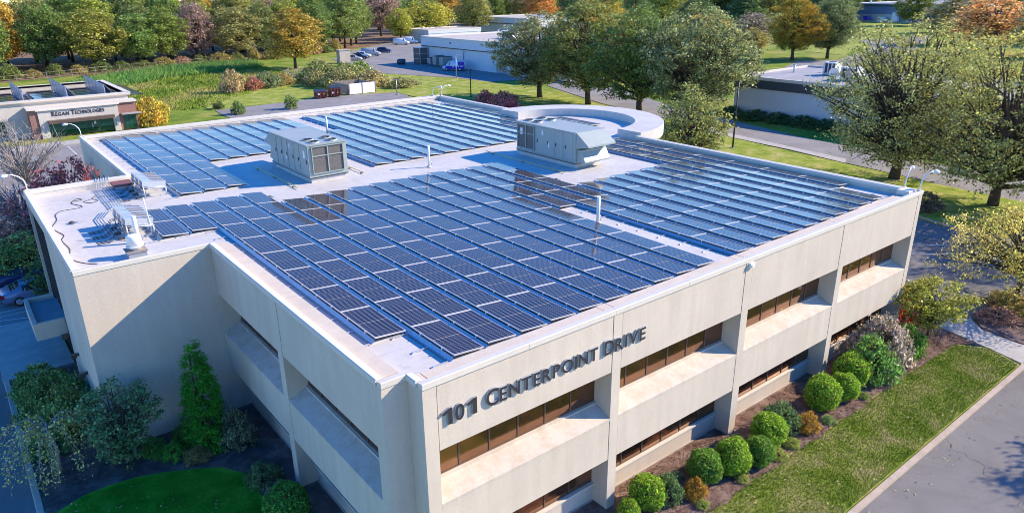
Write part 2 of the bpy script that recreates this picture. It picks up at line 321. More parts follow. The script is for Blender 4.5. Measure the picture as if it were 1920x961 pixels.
stripe(pl, (44.5, 9), (50, 3.5), 0.11, 0.02); stripe(pl, (46.5, 10), (52, 4.5), 0.11, 0.02)
tag(pl.build('lot_markings', M_paint), kind='structure')
# ------------------------------------------------------------------ office building
OB = empty('office_building', (17, 25, 0), 'two storey cream stucco office building with solar panels on its flat roof', 'building')
OFF = Vector((-17, -25, 0))
def part(mb, name, mat, parent=OB, label=None):
    o = mb.build(name, mat, parent, OFF if parent is OB else (0, 0, 0))
    if label: o['label'] = label
    return o
H = 8.8; ZR = 8.35
# core (blocks light) and roof deck
core = MB().box(0.92, 0.92, 0, 33.0, 49.9, 8.2).box(-5.2, 17.1, 0, 0.95, 33.2, 8.2)
part(core, 'inner_core', M_dark)
arc = lambda r, a0, a1, n: [(33.1+r*math.cos(R(a0+(a1-a0)*i/n)), 28.9+r*math.sin(R(a0+(a1-a0)*i/n))) for i in range(n+1)]
deck = [(0.95, 0.9), (0.95, 0.06), (33.1, 0.06), (33.1, 21.0)]+arc(7.6, -85, 85, 40)+[(33.95, 36.6), (33.95, 50.1), (0.06, 50.1), (0.06, 33.35), (-5.4, 33.35), (-5.4, 16.9), (0.05, 16.9), (0.05, 0.9)]
part(MB().prism(deck, 8.1, ZR, 'z'), 'roof_deck', M_roof)
PX = [(0.89, 1.37), (8.9, 9.35), (16.85, 17.33), (24.88, 25.35), (32.82, 33.24)]
for i, (a, b) in enumerate(PX): part(MB().box(a, 0, -0.1, b, 0.95, 8.598), 'pilaster', M_stucco)
def bay(front, a, b, tag_):
    # front: function mapping (along, depth, z) boxes ; a..b the bay extent
    def bx(mb, d0, z0, d1, z1, u0=a, u1=b):
        if front: mb.box(u0, d0, z0, u1, d1, z1)
        else: mb.box(d0, u0, z0, d1, u1, z1)
        return mb
    def pr(poly, u0=a, u1=b): return MB().prism(poly, u0, u1, 'x' if front else 'y')
    part(bx(MB(), 0.012, 6.29, 0.92, 8.598, a+0.03, b-0.03), 'fascia_panel', M_stucco)
    part(bx(MB(), 0.05, 6.30, 0.9, 8.57), 'joint_backing', M_dark)
    part(bx(MB(), 0.012, 2.46, 0.93, 4.2, a+0.022, b-0.022), 'spandrel_panel', M_stucco)
    part(pr([(0.0, 4.201), (0.0, 4.29), (0.74, 4.60), (0.745, 4.66), (0.93, 4.68), (0.93, 4.201)], a+0.004, b-0.004), 'window_sill', M_sill)
    for (z0, z1, up_) in ((4.68, 6.289, True), (0.93, 2.458, False)):
        w = part(bx(MB(), 0.862, z0, 0.91, z0+0.06), 'window', M_mull)
        n = max(2, round((b-a)/1.255)); du = (b-a)/n
        for k in range(n):
            q = bx(MB(), 0.872, z0+0.06, 0.885, z1-0.01, b-(k+1)*du+0.025, b-k*du-0.025); part(q, 'pane', M_bronze, w)
            if k: part(bx(MB(), 0.84, z0+0.062, 0.90, z1-0.002, b-k*du-0.028, b-k*du+0.028), 'mullion', M_mull, w)
        part(bx(MB(), 0.866, z0+0.062, 0.90, z1-0.002, a, a+0.02), 'mullion', M_mull, w); part(bx(MB(), 0.866, z0+0.062, 0.90, z1-0.002, b-0.02, b), 'mullion', M_mull, w)
        part(bx(MB(), 0.866, z1-0.03, 0.90, z1-0.001, a+0.02, b-0.02), 'head_frame', M_mull, w)
    part(bx(MB(), 0.78, -0.1, 0.95, 0.86), 'base_wall', M_stucco)
    part(bx(MB(), 0.70, 0.862, 0.93, 0.928), 'base_ledge', M_coping)
    part(bx(MB(), 0.72, -0.1, 0.775, 0.14), 'plinth', M_concrete)
for (l, r_) in zip(PX[:-1], PX[1:]): bay(True, l[1], r_[0], '')
# left elevation
part(MB().box(0.0, 0.84, -0.1, 0.888, 1.36, 8.597), 'pilaster', M_stucco)
part(MB().box(0.002, 9.0, -0.1, 0.92, 9.5, 8.597), 'pilaster', M_stucco)
bay(False, 1.36, 9.0, ''); bay(False, 9.5, 16.8, '')
# wing: front wall, left wall with curtain wall, back walls
part(MB().box(-5.49, 16.8, -0.1, 0.9, 17.1, 8.599), 'wing_wall', M_stucco)
part(MB().box(-5.49, 17.102, -0.1, -5.15, 26.2, 8.599), 'wing_wall', M_stucco)
part(MB().box(-5.49, 26.202, 8.05, -5.15, 33.45, 8.599), 'wing_wall', M_stucco)
part(MB().box(-5.49, 33.2, -0.1, -5.2, 33.45, 8.048), 'wing_wall', M_stucco)
part(MB().box(-5.148, 33.15, -0.1, 0.3, 33.448, 8.599), 'wing_wall', M_stucco)
cw = part(MB().box(-5.2, 26.25, 0, -5.17, 33.15, 8.04), 'curtain_wall', M_dark)
for k in range(8):
    y = 26.25+k*0.862
    for (z0, z1) in ((0.1, 2.5), (2.58, 5.2), (5.28, 8.0)): part(MB().box(-5.28, y+0.035, z0, -5.25, y+0.83, z1), 'pane', M_black_glass, cw)
    part(MB().box(-5.40, y-0.03, 0.02, -5.22, y+0.03, 8.03), 'mullion', M_alu if k == 0 else M_hvac_dark, cw)
for z in (2.54, 5.24): part(MB().box(-5.36, 26.29, z-0.035, -5.23, 33.14, z+0.035), 'transom', M_hvac_dark, cw)
part(MB().box(0, 33.45, -0.1, 0.3, 50.2, 8.599), 'rear_left_wall', M_stucco)
part(MB().box(0.302, 49.9, -0.1, 34.1, 50.2, 8.599), 'rear_wall', M_stucco)
part(MB().box(33.242-0.3, 0.952, -0.1, 33.242, 21.0, 8.599), 'east_wall', M_stucco)
part(MB().box(33.8, 36.6, -0.1, 34.1, 49.898, 8.599), 'east_wall', M_stucco)
# rotunda ring with its drum
ring = MB(); n = 64; ri, ro = 5.75, 8.1
A = [R(-88+(184)*i/n) for i in range(n+1)]
def rp(r, a, z): return (33.1+r*math.cos(a), 28.9+r*math.sin(a), z)
for (p0, p1) in (((ri, ZR), (ri, 9.0)), ((ri, 9.0), (ro, 9.0)), ((ro, 9.0), (ro, 8.1)), ((ro, 8.1), (ro-0.5, 8.1)), ((ro-0.5, 8.1), (ro-0.5, 0))):
    for i in range(n): ring.add([rp(p0[0], A[i], p0[1]), rp(p0[0], A[i+1], p0[1]), rp(p1[0], A[i+1], p1[1]), rp(p1[0], A[i], p1[1])], [(0, 1, 2, 3)])
for a in (A[0], A[-1]): ring.add([rp(ri, a, ZR), rp(ri, a, 9), rp(ro, a, 9), rp(ro, a, 8.1), rp(ro-0.5, a, 8.1), rp(ro-0.5, a, ZR)], [(0, 1, 2, 3, 4, 5)])
part(ring, 'rotunda_ring', M_roof)
# parapets behind the coping, copings in lengths
def run(a, b, t, wall=True):
    # coping along a->b; thickness t to the inner (left) side
    a, b = Vector((*a, 0)), Vector((*b, 0)); d = (b-a); L = d.length; d.normalize(); p = Vector((-d.y, d.x, 0))
    if wall:
        q = MB(); a2, b2 = a+d*0.06, b-d*0.06; pts = [a2+p*0.05, b2+p*0.05, b2+p*(t-0.03), a2+p*(t-0.03)]
        q.prism([(v.x, v.y) for v in pts], ZR-0.05, 8.62, 'z'); part(q, 'parapet', M_roof)
    n = max(1, round(L/3.9))
    for k in range(n):
        c0 = a+d*(L*k/n+(0.006 if k else 0)); c1 = a+d*(L*(k+1)/n-(0.006 if k < n-1 else 0)); o_ = -0.03
        v = []
        for c in (c0, c1): v += [c+p*o_+Vector((0, 0, 8.60)), c+p*o_+Vector((0, 0, 8.78)), c+p*(o_+0.03)+Vector((0, 0, 8.80)), c+p*t+Vector((0, 0, 8.765)), c+p*t+Vector((0, 0, 8.60))]
        q = MB(); q.add(v, [(0, 1, 2, 3, 4), (9, 8, 7, 6, 5)]+[(i, (i+1) % 5, 5+(i+1) % 5, 5+i) for i in range(5)]); part(q, 'coping', M_coping)
run((0.89, 0), (33.24, 0), 0.24); run((33.27, -0.0), (33.27, 21.0), 0.3)
run((0.86, 0.84), (0.86, 0.27), 0.22); run((0, 0.84), (0.83, 0.84), 0.22)
run((0, 16.8), (0, 1.1), 0.24); run((-5.49, 16.8), (-0.03, 16.8), 0.24); run((-5.49, 33.45), (-5.49, 17.07), 0.3)
run((-0.02, 33.47), (-5.2, 33.47), 0.45); run((0, 50.2), (0, 33.5), 0.24); run((34.1, 50.2), (0.27, 50.2), 0.6); run((34.1, 36.9), (34.1, 49.6), 0.3)
part(MB().box(32.2, 0.3, 8.3, 33.0, 0.95, 8.86), 'parapet_block', M_coping)
# lettering
def glyph(ch):
    if ch == '1':
        me = bpy.data.meshes.new('t'); me.from_pydata([(0.30, 0, 0), (0.52, 0, 0), (0.52, 0.74, 0), (0.36, 0.74, 0), (0.0, 0.60, 0), (0.06, 0.47, 0), (0.30, 0.55, 0)], [], [(0, 1, 2, 3, 6), (3, 4, 5, 6)]); return me, 0.0, 0.52, 0.0, 0.74
    cu = bpy.data.curves.new('t', 'FONT'); cu.body = ch; cu.size = 1.0; cu.extrude = 0.0; cu.offset = 0.017; cu.resolution_u = 4
    ob = bpy.data.objects.new('t', cu); COL.objects.link(ob)
    dg = bpy.context.evaluated_depsgraph_get(); me = bpy.data.meshes.new_from_object(ob.evaluated_get(dg))
    bpy.data.objects.remove(ob); bpy.data.curves.remove(cu)
    xs = [v.co.x for v in me.vertices]; ys = [v.co.y for v in me.vertices]
    return me, min(xs), max(xs), min(ys), max(ys)
def letters(words, y, parent, off, depth, mf, ms, gap=0.05, name='sign_letter'):
    # words: list of (text, x0, x1, z0, height)
    for text, x0, x1, z0, h in words:
        gl = [glyph(c) for c in text]
        wd = [g[2]-g[1] for g in gl]; tot = sum(wd)+0.10*(len(text)-1)*1.35; sx = (x1-x0)/tot; x = x0
        for (me, a, b, c, d), w in zip(gl, wd):
            sz = h/(d-c); bm = bmesh.new(); bm.from_mesh(me)
            for v in bm.verts: v.co = Vector((x+(v.co.x-a)*sx, y, z0+(v.co.y-c)*sz))
            for f in bm.faces: f.material_index = 0
            r = bmesh.ops.extrude_face_region(bm, geom=bm.faces[:])
            top = [e for e in r['geom'] if isinstance(e, bmesh.types.BMFace)]
            for v in [e for e in r['geom'] if isinstance(e, bmesh.types.BMVert)]: v.co.y -= depth
            for f in bm.faces: f.material_index = 1; f.smooth = False
            for f in top: f.material_index = 0
            bmesh.ops.recalc_face_normals(bm, faces=bm.faces)
            m2 = bpy.data.meshes.new(name); bm.to_mesh(m2); bm.free(); m2.materials.append(mf); m2.materials.append(ms)
            link(name, m2, parent, off); bpy.data.meshes.remove(me)
            x += (w+0.135)*sx
letters([('101', 1.48, 2.78, 7.13, 0.57), ('C', 3.14, 3.62, 7.13, 0.61), ('ENTERPOINT', 3.68, 8.07, 7.15, 0.50), ('D', 8.40, 8.87, 7.15, 0.57), ('RIVE', 8.93, 10.57, 7.15, 0.51)], -0.0, OB, OFF, 0.07, M_letter, M_letter_side)
part(MB().box(17.0, -0.12, 8.36, 17.3, -0.0, 8.56).box(17.05, -0.16, 8.42, 17.12, -0.12, 8.5), 'camera_bracket', M_white)
# entrance canopy and spot lamps on the wing
cp = part(MB().box(-6.95, 26.7, 2.15, -6.75, 31.1, 3.1).box(-6.75, 26.7, 2.15, -5.49, 26.9, 3.1).box(-6.75, 30.9, 2.15, -5.49, 31.1, 3.1).box(-6.75, 26.9, 2.2, -5.3, 30.9, 2.85), 'entrance_canopy', M_stucco)
part(MB().box(-6.7, 26.95, 2.852, -5.3, 30.85, 2.87), 'canopy_roof', M_greyroof, cp)
for y, z in ((26.4, 2.2), (23.34, 2.3), (20.92, 2.3)):
    part(MB().box(-5.62, y-0.07, z-0.07, -5.49, y+0.07, z+0.07).box(-5.86, y-0.11, z-0.16, -5.62, y+0.11, z+0.06), 'spot_lamp', M_mull)
# gooseneck lamps on parapet corners
def goose(name, x, y, rz, label):
    t = empty(name, (x, y, 8.79), label, 'lamp', 'gooseneck lamps on the parapet corners', rz)
    MB().tube([(0, 0, 0), (0, 0, 0.35), (0.06, 0, 0.6), (0.25, 0, 0.85), (0.55, 0, 1.0), (0.8, 0, 1.02)], 0.035, 8).build('arm', M_pvc, t)
    MB().box(-0.12, -0.08, 0, 0.12, 0.08, 0.06).build('base_plate', M_coping, t)
    MB().tube([(0.74, 0, 1.0), (0.95, 0, 0.99), (1.12, 0, 0.93)], [0.05, 0.11, 0.10], 10).build('lamp_head', M_white, t)
goose('gooseneck_lamp', -5.3, 33.3, R(180), 'white gooseneck lamp on the far left corner of the low wing roof')
goose('gooseneck_lamp', 0.15, 50.05, R(160), 'white gooseneck lamp on the rear left roof corner near the brick entrance')
goose('gooseneck_lamp', 33.2, 49.95, R(-60), 'white gooseneck lamp at the rear roof corner, seen edge on')
goose('gooseneck_lamp', 33.95, 49.4, R(0), 'white gooseneck lamp at the rear roof corner, arm reaching right')
goose('gooseneck_lamp', 33.12, 0.95, R(10), 'white gooseneck lamp on the right roof corner, the one farther back')
goose('gooseneck_lamp', 33.12, 0.14, R(-20), 'white gooseneck lamp on the right roof corner above the front wall')
# ------------------------------------------------------------------ solar panel rows
PW, PLN, TIL = 1.19, 2.62, R(4.8)
mm = MB()
mm.box(0, 0, 0, PW, 0.045, 0.04, 3).box(0, PLN-0.065, 0, PW, PLN-0.008, 0.04, 3).box(0, 0.045, 0, 0.026, PLN-0.065, 0.04, 0).box(PW-0.026, 0.045, 0, PW, PLN-0.065, 0.04, 0)
mm.box(0.026, 0.045, 0.01, PW-0.026, PLN-0.065, 0.030, 1)
mm.box(0.03, 0.048, 0.030, PW-0.03, 1.272, 0.036, 2).box(0.03, 1.302, 0.030, PW-0.03, PLN-0.068, 0.036, 2)
ME_MOD = mm.mesh('module', [M_alu, M_backsheet, M_cell, M_frame])
ME_DEF = {}
def row(hx, y0, n, pitch, label, exposed=False):
    zhi = 0.11+PW*math.sin(TIL)
    t = empty('solar_panel_row', (hx, y0, ZR), label, 'solar panels', 'rows of solar panels on the flat roof')
    s = pitch/PLN; L = n*pitch
    for j in range(n):
        o = link('module', ME_MOD, t, (0, j*pitch, zhi), (0, TIL, 0)); o.scale.y = s
    d = MB()                                        # wind deflector below the high edge, with its foot flange
    d.add([(-0.02, 0, zhi-0.05), (-0.02, L, zhi-0.05), (-0.13, L, 0.05), (-0.13, 0, 0.05), (-0.19, 0, 0.045), (-0.19, L, 0.045)], [(0, 1, 2, 3), (3, 2, 5, 4)])
    d.build('wind_deflector', M_galv, t)
    c = MB()
    for j in range(2*n):
        y = (j+0.5)*pitch/2
        c.box(-0.05, y-0.02, zhi-0.06, 0.03, y+0.02, zhi+0.05).box(PW*0.985-0.03, y-0.02, 0.03, PW*0.985+0.05, y+0.02, 0.12)
    c.build('clamp_set', M_alu, t)['kind'] = 'stuff'
    f = MB()
    for j in range(n*2+1):
        y = min(max(j*pitch/2, 0.1), L-0.1); f.box(-0.12, y-0.03, 0.0, PW+0.1, y+0.03, 0.045)
        if exposed: f.box(-0.75, y-0.025, 0.02, -0.12, y+0.025, 0.055).box(-0.8, y-0.06, 0, -0.7, y+0.06, 0.03)
    f.build('base_rail', M_alu, t)['kind'] = 'stuff'
OW = 'first second third fourth fifth sixth seventh eighth ninth tenth eleventh twelfth thirteenth fourteenth fifteenth sixteenth seventeenth eighteenth nineteenth twentieth twenty-first twenty-second twenty-third twenty-fourth twenty-fifth twenty-sixth twenty-seventh twenty-eighth twenty-ninth thirtieth'.split()
ORD = ['first', 'second', 'third', 'fourth', 'fifth', 'sixth', 'seventh', 'eighth', 'ninth', 'tenth', 'eleventh', 'twelfth', 'thirteenth', 'fourteenth']
NUM = {2: 'two', 4: 'four', 5: 'five', 7: 'seven', 8: 'eight', 9: 'nine'}
HX = lambda k: 0.11+1.362*k
rows = [(-1, 19.95, 2), (0, 19.9, 2), (1, 3.9, 8), (2, 1.2, 9), (3, 1.2, 9)]+[(k, 1.15, 8) for k in range(4, 12)]+[(12, 11.25, 4)]
for i, (k, y0, n) in enumerate(rows):
    pt = 2.645 if n > 4 else 2.7
    if n == 9: pt = 2.66
    row(HX(k), y0, n, pt, f'{ORD[i]} row from the left in the near left block, {NUM[n]} solar panels long', exposed=k in (-1, 0, 1, 2))
for i, (k, y0, n) in enumerate([(13, 1.1, 8), (14, 1.1, 8)]+[(k, 1.15, 5) for k in range(15, 21)]+[(21, 1.25, 8), (22, 1.25, 8), (23, 3.95, 7)]):
    row(HX(k)+max(0, k-14)*0.02, y0, n, 2.62 if n != 8 else 2.6, f'{ORD[i]} row from the left in the right block, {NUM[n]} solar panels long', exposed=(k == 13))
for i, (k, y0, n) in enumerate([(k, 27.45, 8) for k in (1, 2, 3)]+[(k, 35.4, 5) for k in range(4, 12)]):
    row(HX(k)+0.12, y0, n, 2.76, f'{ORD[i]} row from the left in the rear left block, {NUM[n]} solar panels long', exposed=(k == 1))
for i, (k, y0, n) in enumerate([(k, 26.7, 5) for k in (10, 11, 12)]+[(k, 26.75, 8) for k in range(13, 23)]+[(23, 35.6, 4)]):
    row(HX(k)+0.15+max(0, k-12)*0.03, y0, n, 2.72, f'{ORD[i]} row from the left in the rear right block, {NUM[n]} solar panels long', exposed=(k == 13))
row(34.6, 27.3, 2, 2.62, 'lone short row of two solar panels inside the round roof end', True)
# ------------------------------------------------------------------ rooftop units
def hvac(loc, rz, label):
    t = empty('rooftop_unit', loc, label, 'air handling unit', 'grey air handling units on the roof', rz)
    a, b = 1.28, 3.05
    MB().box(-a+0.12, -b+0.1, 0, a-0.12, b-0.1, 0.28).build('roof_curb', M_roof, t)
    MB().box(-a, -b, 0.28, a, b, 0.36).build('dark_rail_gap', M_hvac_dark, t); MB().box(-a-0.03, -b-0.03, 0.36, a+0.03, b+0.03, 0.42).build('base_rail', M_hvac, t)  # dark lower rail, with the black gap under it put into its colour
    MB().box(-a+0.02, -b+0.02, 0.42, a-0.02, b-0.02, 2.30).build('cabinet', M_hvac, t)
    MB().box(-a-0.03, -b-0.03, 2.30, a+0.03, -1.0, 2.37).box(-a-0.03, -0.995, 2.30, a+0.03, 1.1, 2.37).box(-a-0.03, 1.105, 2.30, a+0.03, b+0.03, 2.37).build('top_panel', M_hvac, t)
    for sx in (-0.6, 0.6):
        for sy in (-2.45, -1.55):
            f = MB().tube([(sx, sy, 2.372), (sx, sy, 2.45)], [0.40, 0.34], 20, 0, True, False).build('fan_shroud', M_hvac, t)
            q = MB().cyl((sx, sy), 0.33, 2.376, 2.385, 20, 0); q.build('fan_well', M_hvac_dark, f)
            g = MB()
            for k in range(5):
                an = k*1.2566; c_, s_ = math.cos(an), math.sin(an)
                g.add([(sx+0.05*c_, sy+0.05*s_, 2.40), (sx+0.3*math.cos(an-0.25), sy+0.3*math.sin(an-0.25), 2.43), (sx+0.3*math.cos(an+0.25), sy+0.3*math.sin(an+0.25), 2.39)], [(0, 1, 2)])
            g.cyl((sx, sy), 0.07, 2.39, 2.44, 10); g.build('fan_blades', M_coil, f)
    # condenser coil: end face and the adjoining stretch of the +X side
    def grille(u0, u1, face):
        um = (u0+u1)/2
        def bx(mb, p0, z0, p1, z1, d0, d1):
            if face == 'end': mb.box(p0, -b-d1, z0, p1, -b-d0, z1)
            else: mb.box(a+d0, p0, z0, a+d1, p1, z1)
            return mb
        for (p0, p1) in ((u0, um-0.03), (um+0.03, u1)):
            for (z0, z1) in ((0.62, 1.62), (1.67, 2.2)): bx(MB(), p0, z0, p1, z1, -0.015, 0.004).build('coil_panel', M_coil, t)
        fr = MB(); bx(fr, um-0.03, 0.6, um+0.03, 2.22, -0.015, 0.07)
        bx(fr, u0, 1.62, um-0.03, 1.67, -0.015, 0.06); bx(fr, um+0.03, 1.62, u1, 1.67, -0.015, 0.06)
        bx(fr, u0-0.04, 0.56, u0, 2.24, -0.015, 0.07); bx(fr, u1, 0.56, u1+0.04, 2.24, -0.015, 0.07); bx(fr, u0, 2.2, u1, 2.24, -0.015, 0.07); bx(fr, u0, 0.56, u1, 0.6, -0.015, 0.07)
        fr.build('coil_frame', M_hvac, t)
    grille(-1.0, 1.0, 'end'); grille(-2.85, -1.1, 'side')
    for s in (-1, 1):                                 # access panels on the long sides
        y0s = (-2.9, -1.7, -0.85, 0.15, 1.05, 2.0) if s < 0 else (-0.85, 0.25, 1.05, 2.0)
        for i, y0 in enumerate(y0s):
            y1 = y0+(0.78 if i else 1.1); x0, x1 = sorted((s*(a-0.02), s*(a+0.008)))
            p = MB().box(x0, y0, 0.5, x1, min(y1, 2.95), 2.22).build('access_panel', M_hvac, t)
            xh0, xh1 = sorted((s*(a+0.008), s*(a+0.05)))
            MB().box(xh0, y0+0.08, 1.2, xh1, y0+0.13, 1.42).build('handle', M_hvac_dark, p)
        xs = sorted((s*(a+0.009), s*(a+0.014)))
        MB().box(xs[0], 0.35, 1.0, xs[1], 0.5, 1.35).box(xs[0], -0.3, 1.75, xs[1], -0.15, 2.05).box(xs[0], -2.6, 1.5, xs[1], -2.35, 1.95).build('data_plate', M_white, t)
    # hoods at the far end
    MB().prism([(b, 2.34), (b, 1.35), (b+0.02, 1.35), (b+1.15, 1.52), (b+1.15, 1.62), (b+0.05, 2.34)], -a+0.05, a-0.05, 'x').build('intake_hood', M_hvac, t)
    MB().prism([(b, 1.25), (b, 0.44), (b+0.75, 0.46), (b+0.78, 0.55), (b+0.42, 1.12), (b+0.38, 1.25)], -a+0.15, a-0.15, 'x').build('exhaust_hood', M_hvac, t)
    MB().tube([(-a, 1.9, 0.38), (-a-0.5, 1.9, 0.36), (-a-0.5, 1.9, 0.1), (-a-0.7, 1.7, 0.06)], 0.03, 6).build('drain_pipe', M_galv, t)
hvac((9.9, 28.45, ZR), 0, 'grey rooftop air unit with its coil end facing the camera, beside the rear panels')
hvac((24.75, 20.6, ZR), math.pi, 'grey rooftop air unit with two white hoods, near the round roof end')
# vents and small things on the roof
def pipe(x, y, h, r, label, lean=0):
    t = empty('vent_pipe', (x, y, ZR), label, 'vent pipe', 'white vent pipes on the roof')
    MB().tube([(0, 0, 0), (lean, 0, h)], r, 12).build('pipe', M_pvc, t); MB().tube([(0, 0, 0), (0, 0, 0.06), (0, 0, 0.12)], [r*2.6, r*1.5, r*1.15], 12).build('boot', M_roof, t)
    MB().tube([(r*1.5, 0, 0.1), (r*3, 0.05, 0.25), (r*1.2, 0, 0.42)], 0.025, 6).build('bracket', M_galv, t)
pipe(16.5, 24.3, 1.45, 0.085, 'white vent pipe standing between the two grey air units')
pipe(16.55, 40.1, 1.4, 0.085, 'white vent pipe among the rear panels behind the left air unit')
pipe(16.45, 8.4, 1.4, 0.095, 'white vent pipe in the gap between the near and right panel blocks')
pipe(-2.25, 20.4, 1.35, 0.10, 'white vent pipe right behind the round exhaust vent on the wing roof')
t = empty('exhaust_vent', (-2.75, 18.45, ZR), 'round white exhaust vent on a square rusty curb, on the wing roof', 'vent')
MB().box(-0.38, -0.38, 0, 0.38, 0.38, 0.3).build('curb', M_galv, t); MB().box(-0.43, -0.43, 0.3, 0.43, 0.43, 0.35).build('curb_cap', M_wood, t)
MB().tube([(0, 0, 0.35), (0, 0, 0.42), (0, 0, 0.5), (0, 0, 0.54)], [0.2, 0.22, 0.36, 0.36], 20).build('vent_base', M_pvc, t)
MB().tube([(0, 0, 0.54), (0, 0, 0.95), (0, 0, 1.0), (0, 0, 1.02)], [0.31, 0.31, 0.29, 0.18], 20).build('vent_drum', M_pvc, t)
t = empty('weather_mast', (-1.42, 21.15, ZR), 'thin white mast on a tripod foot next to the near inverter rack', 'mast')
MB().tube([(0, 0, 0), (-0.12, 0.1, 1.9)], 0.028, 8).build('mast_pole', M_pvc, t); MB().box(-0.35, -0.12, 0, 0.3, 0.12, 0.1).box(-0.1, -0.3, 0.02, 0.08, 0.3, 0.09).build('mast_base', M_galv, t)
def inverters(x, y, n, label):
    t = empty('inverter_rack', (x, y, ZR), label, 'solar inverters', 'racks of solar inverters on the wing roof')
    for k in range(n):
        yy = k*0.98; q = MB().box(0, 0, 0, 1.25, 0.78, 0.34); 
        iv = q.build('inverter', M_galv if False else M_alu, t, (0.0, yy, 0.72), (0, R(9), 0))
        MB().box(-0.012, 0.06, 0.02, -0.002, 0.66, 0.24).build('shaded_end', M_blue_shade, iv)  # end face in shade: its sky-blue cast is put into the colour
        MB().box(0.02, 0.1, -0.16, 0.3, 0.62, -0.002).build('connection_box', M_red if k % 2 else M_hvac_dark, iv)
        MB().box(-0.02, 0.4, 0.04, -0.013, 0.62, 0.16).build('warning_sticker', M_yellow, iv)
        MB().box(0.5, 0.08, 0.342, 1.2, 0.14, 0.37).build('cooling_fin', M_coil, iv); MB().box(0.5, 0.58, 0.342, 1.2, 0.64, 0.37).build('cooling_fin', M_coil, iv)
        MB().box(1.252, 0.05, 0.02, 1.30, 0.67, 0.24).build('fan_grille', M_hvac_dark, iv)
        c = MB()
        for j in range(3): c.tube([(0.02, yy+0.15+0.2*j, 0.5), (-0.25, yy+0.15+0.2*j, 0.45), (-0.42, yy+0.1+0.2*j, 0.2), (-0.75, yy+0.05+0.2*j, 0.03), (-1.3, yy+0.02+0.2*j, 0.03)], 0.014, 5)
        c.build('cable_set', M_cable, t)['kind'] = 'stuff'
    fr = MB()
    for k in range(n+1):
        yy = k*0.98-0.1; fr.box(-0.1, yy-0.03, 0, 1.5, yy+0.03, 0.06); fr.tube([(0.05, yy, 0.05), (0.02, yy, 0.72)], 0.03, 5); fr.tube([(1.2, yy, 0.05), (1.2, yy, 0.52)], 0.03, 5); fr.tube([(0.0, yy, 0.69), (1.25, yy, 0.50)], 0.03, 5)
    fr.build('rack_frame', M_alu, t)['kind'] = 'stuff'
    for k in range(3): MB().box(-0.35, k*0.98+0.2, 0, -0.05, k*0.98+0.38, 0.1).build('ballast_block', M_hvac_dark, t)
inverters(-0.15, 28.5, 3, 'rack of three grey inverters by the rear left panels')
inverters(-2.55, 21.2, 3, 'rack of three grey inverters behind the round exhaust vent')
t = empty('conduit_run', (-1.6, 30, ZR), 'bundle of parallel metal conduits on the wing roof, up over the parapet', 'conduits')
for k in range(6):
    x = -0.35+0.14*k; MB().tube([(x+0.3, 3.75, 0.3), (x+0.25, 3.5, 0.5), (x+0.15, 3.0, 0.46), (x+0.06, 2.6, 0.16), (x, 2.3, 0.12), (x-0.1, -2.8, 0.12), (x-0.25, -3.0, 0.1)], 0.02, 6).build('conduit', M_alu, t)
for k in range(4): MB().box(-0.6, -2.5+1.5*k, 0, 0.55, -2.42+1.5*k, 0.09).build('strut', M_galv, t)
for k in range(4): MB().tube([(-0.55-0.14*k, -3.0, 0.1), (-1.1-0.14*k, -4.2, 0.08), (-1.15-0.14*k, -7.6, 0.08)], 0.024, 6).build('conduit', M_alu, t)
t = empty('junction_trough', (-0.55, 32.2, ZR), 'low brownish red metal trough beside the conduits on the wing roof', 'metal box')
MB().box(-0.55, -0.6, 0.2, 0.55, 0.6, 0.32).build('lid', M_red, t); MB().box(-0.48, -0.5, 0, 0.48, 0.5, 0.2).build('body', M_galv, t)
for (x, ya, yb, lab) in ((7.5, 24.6, 32, 'thin yellow gas line on the roof left of the coil end unit'), (12.3, 25.4, 29.5, 'short yellow gas line on the roof right of the coil end unit'), (22.1, 17.0, 25.5, 'thin yellow gas line on the roof along the hooded unit')):
    q = empty('gas_line', (x, (ya+yb)/2, ZR), lab, 'pipe'); MB().tube([(0, ya-(ya+yb)/2, 0.09), (0, yb-(ya+yb)/2, 0.09)], 0.03, 6).build('pipe', M_gas, q)
    for k in range(3): MB().box(-0.1, (k-1)*(yb-ya)*0.4-0.06, 0, 0.1, (k-1)*(yb-ya)*0.4+0.06, 0.06).build('pipe_block', M_wood, q)
for i, (x, y) in enumerate(((5.5, 24.0), (20.6, 16.2), (14.0, 33.0), (-4.2, 26.0))):
    q = empty('roof_drain', (x, y, ZR), ['dark round roof drain near the left end of the panels', 'dark round roof drain before the hooded unit', 'dark round roof drain in the middle of the rear aisle', 'dark round roof drain on the bare wing roof'][i], 'drain'); MB().tube([(0, 0, 0.003), (0, 0, 0.08), (0, 0, 0.12)], [0.16, 0.13, 0.05], 12).build('strainer', M_hvac_dark, q); MB().cyl((0, 0), 0.28, 0.002, 0.012, 16).build('flange', M_galv, q)
def cable(pts, label, r=0.018):
    P = [Vector((x, y, ZR+0.012)) for x, y in pts]; Q = []
    for i in range(len(P)-1):
        p0, p1, p2, p3 = P[max(i-1, 0)], P[i], P[i+1], P[min(i+2, len(P)-1)]
        for s in range(5):
            u = s/5; Q.append(0.5*((2*p1)+(p2-p0)*u+(2*p0-5*p1+4*p2-p3)*u*u+(3*p1-p0-3*p2+p3)*u**3))
    Q.append(P[-1]); o = MB().tube(Q, r, 5).build('roof_cable', M_cable); tag(o, label, 'cable')
cable([(-4.35, 18.47), (-4.74, 18.95), (-5.05, 19.64), (-5.12, 20.5), (-4.96, 21.58), (-5.05, 23.18), (-4.85, 24.0), (-5.04, 25.07), (-5.09, 25.92), (-4.73, 27.14), (-4.64, 28.25), (-4.28, 28.87), (-3.55, 28.87), (-3.22, 29.17), (-3.59, 30.22), (-3.2, 31.08), (-3.0, 30.7), (-3.5, 30.6)], 'black cable wandering along the left edge of the wing roof')
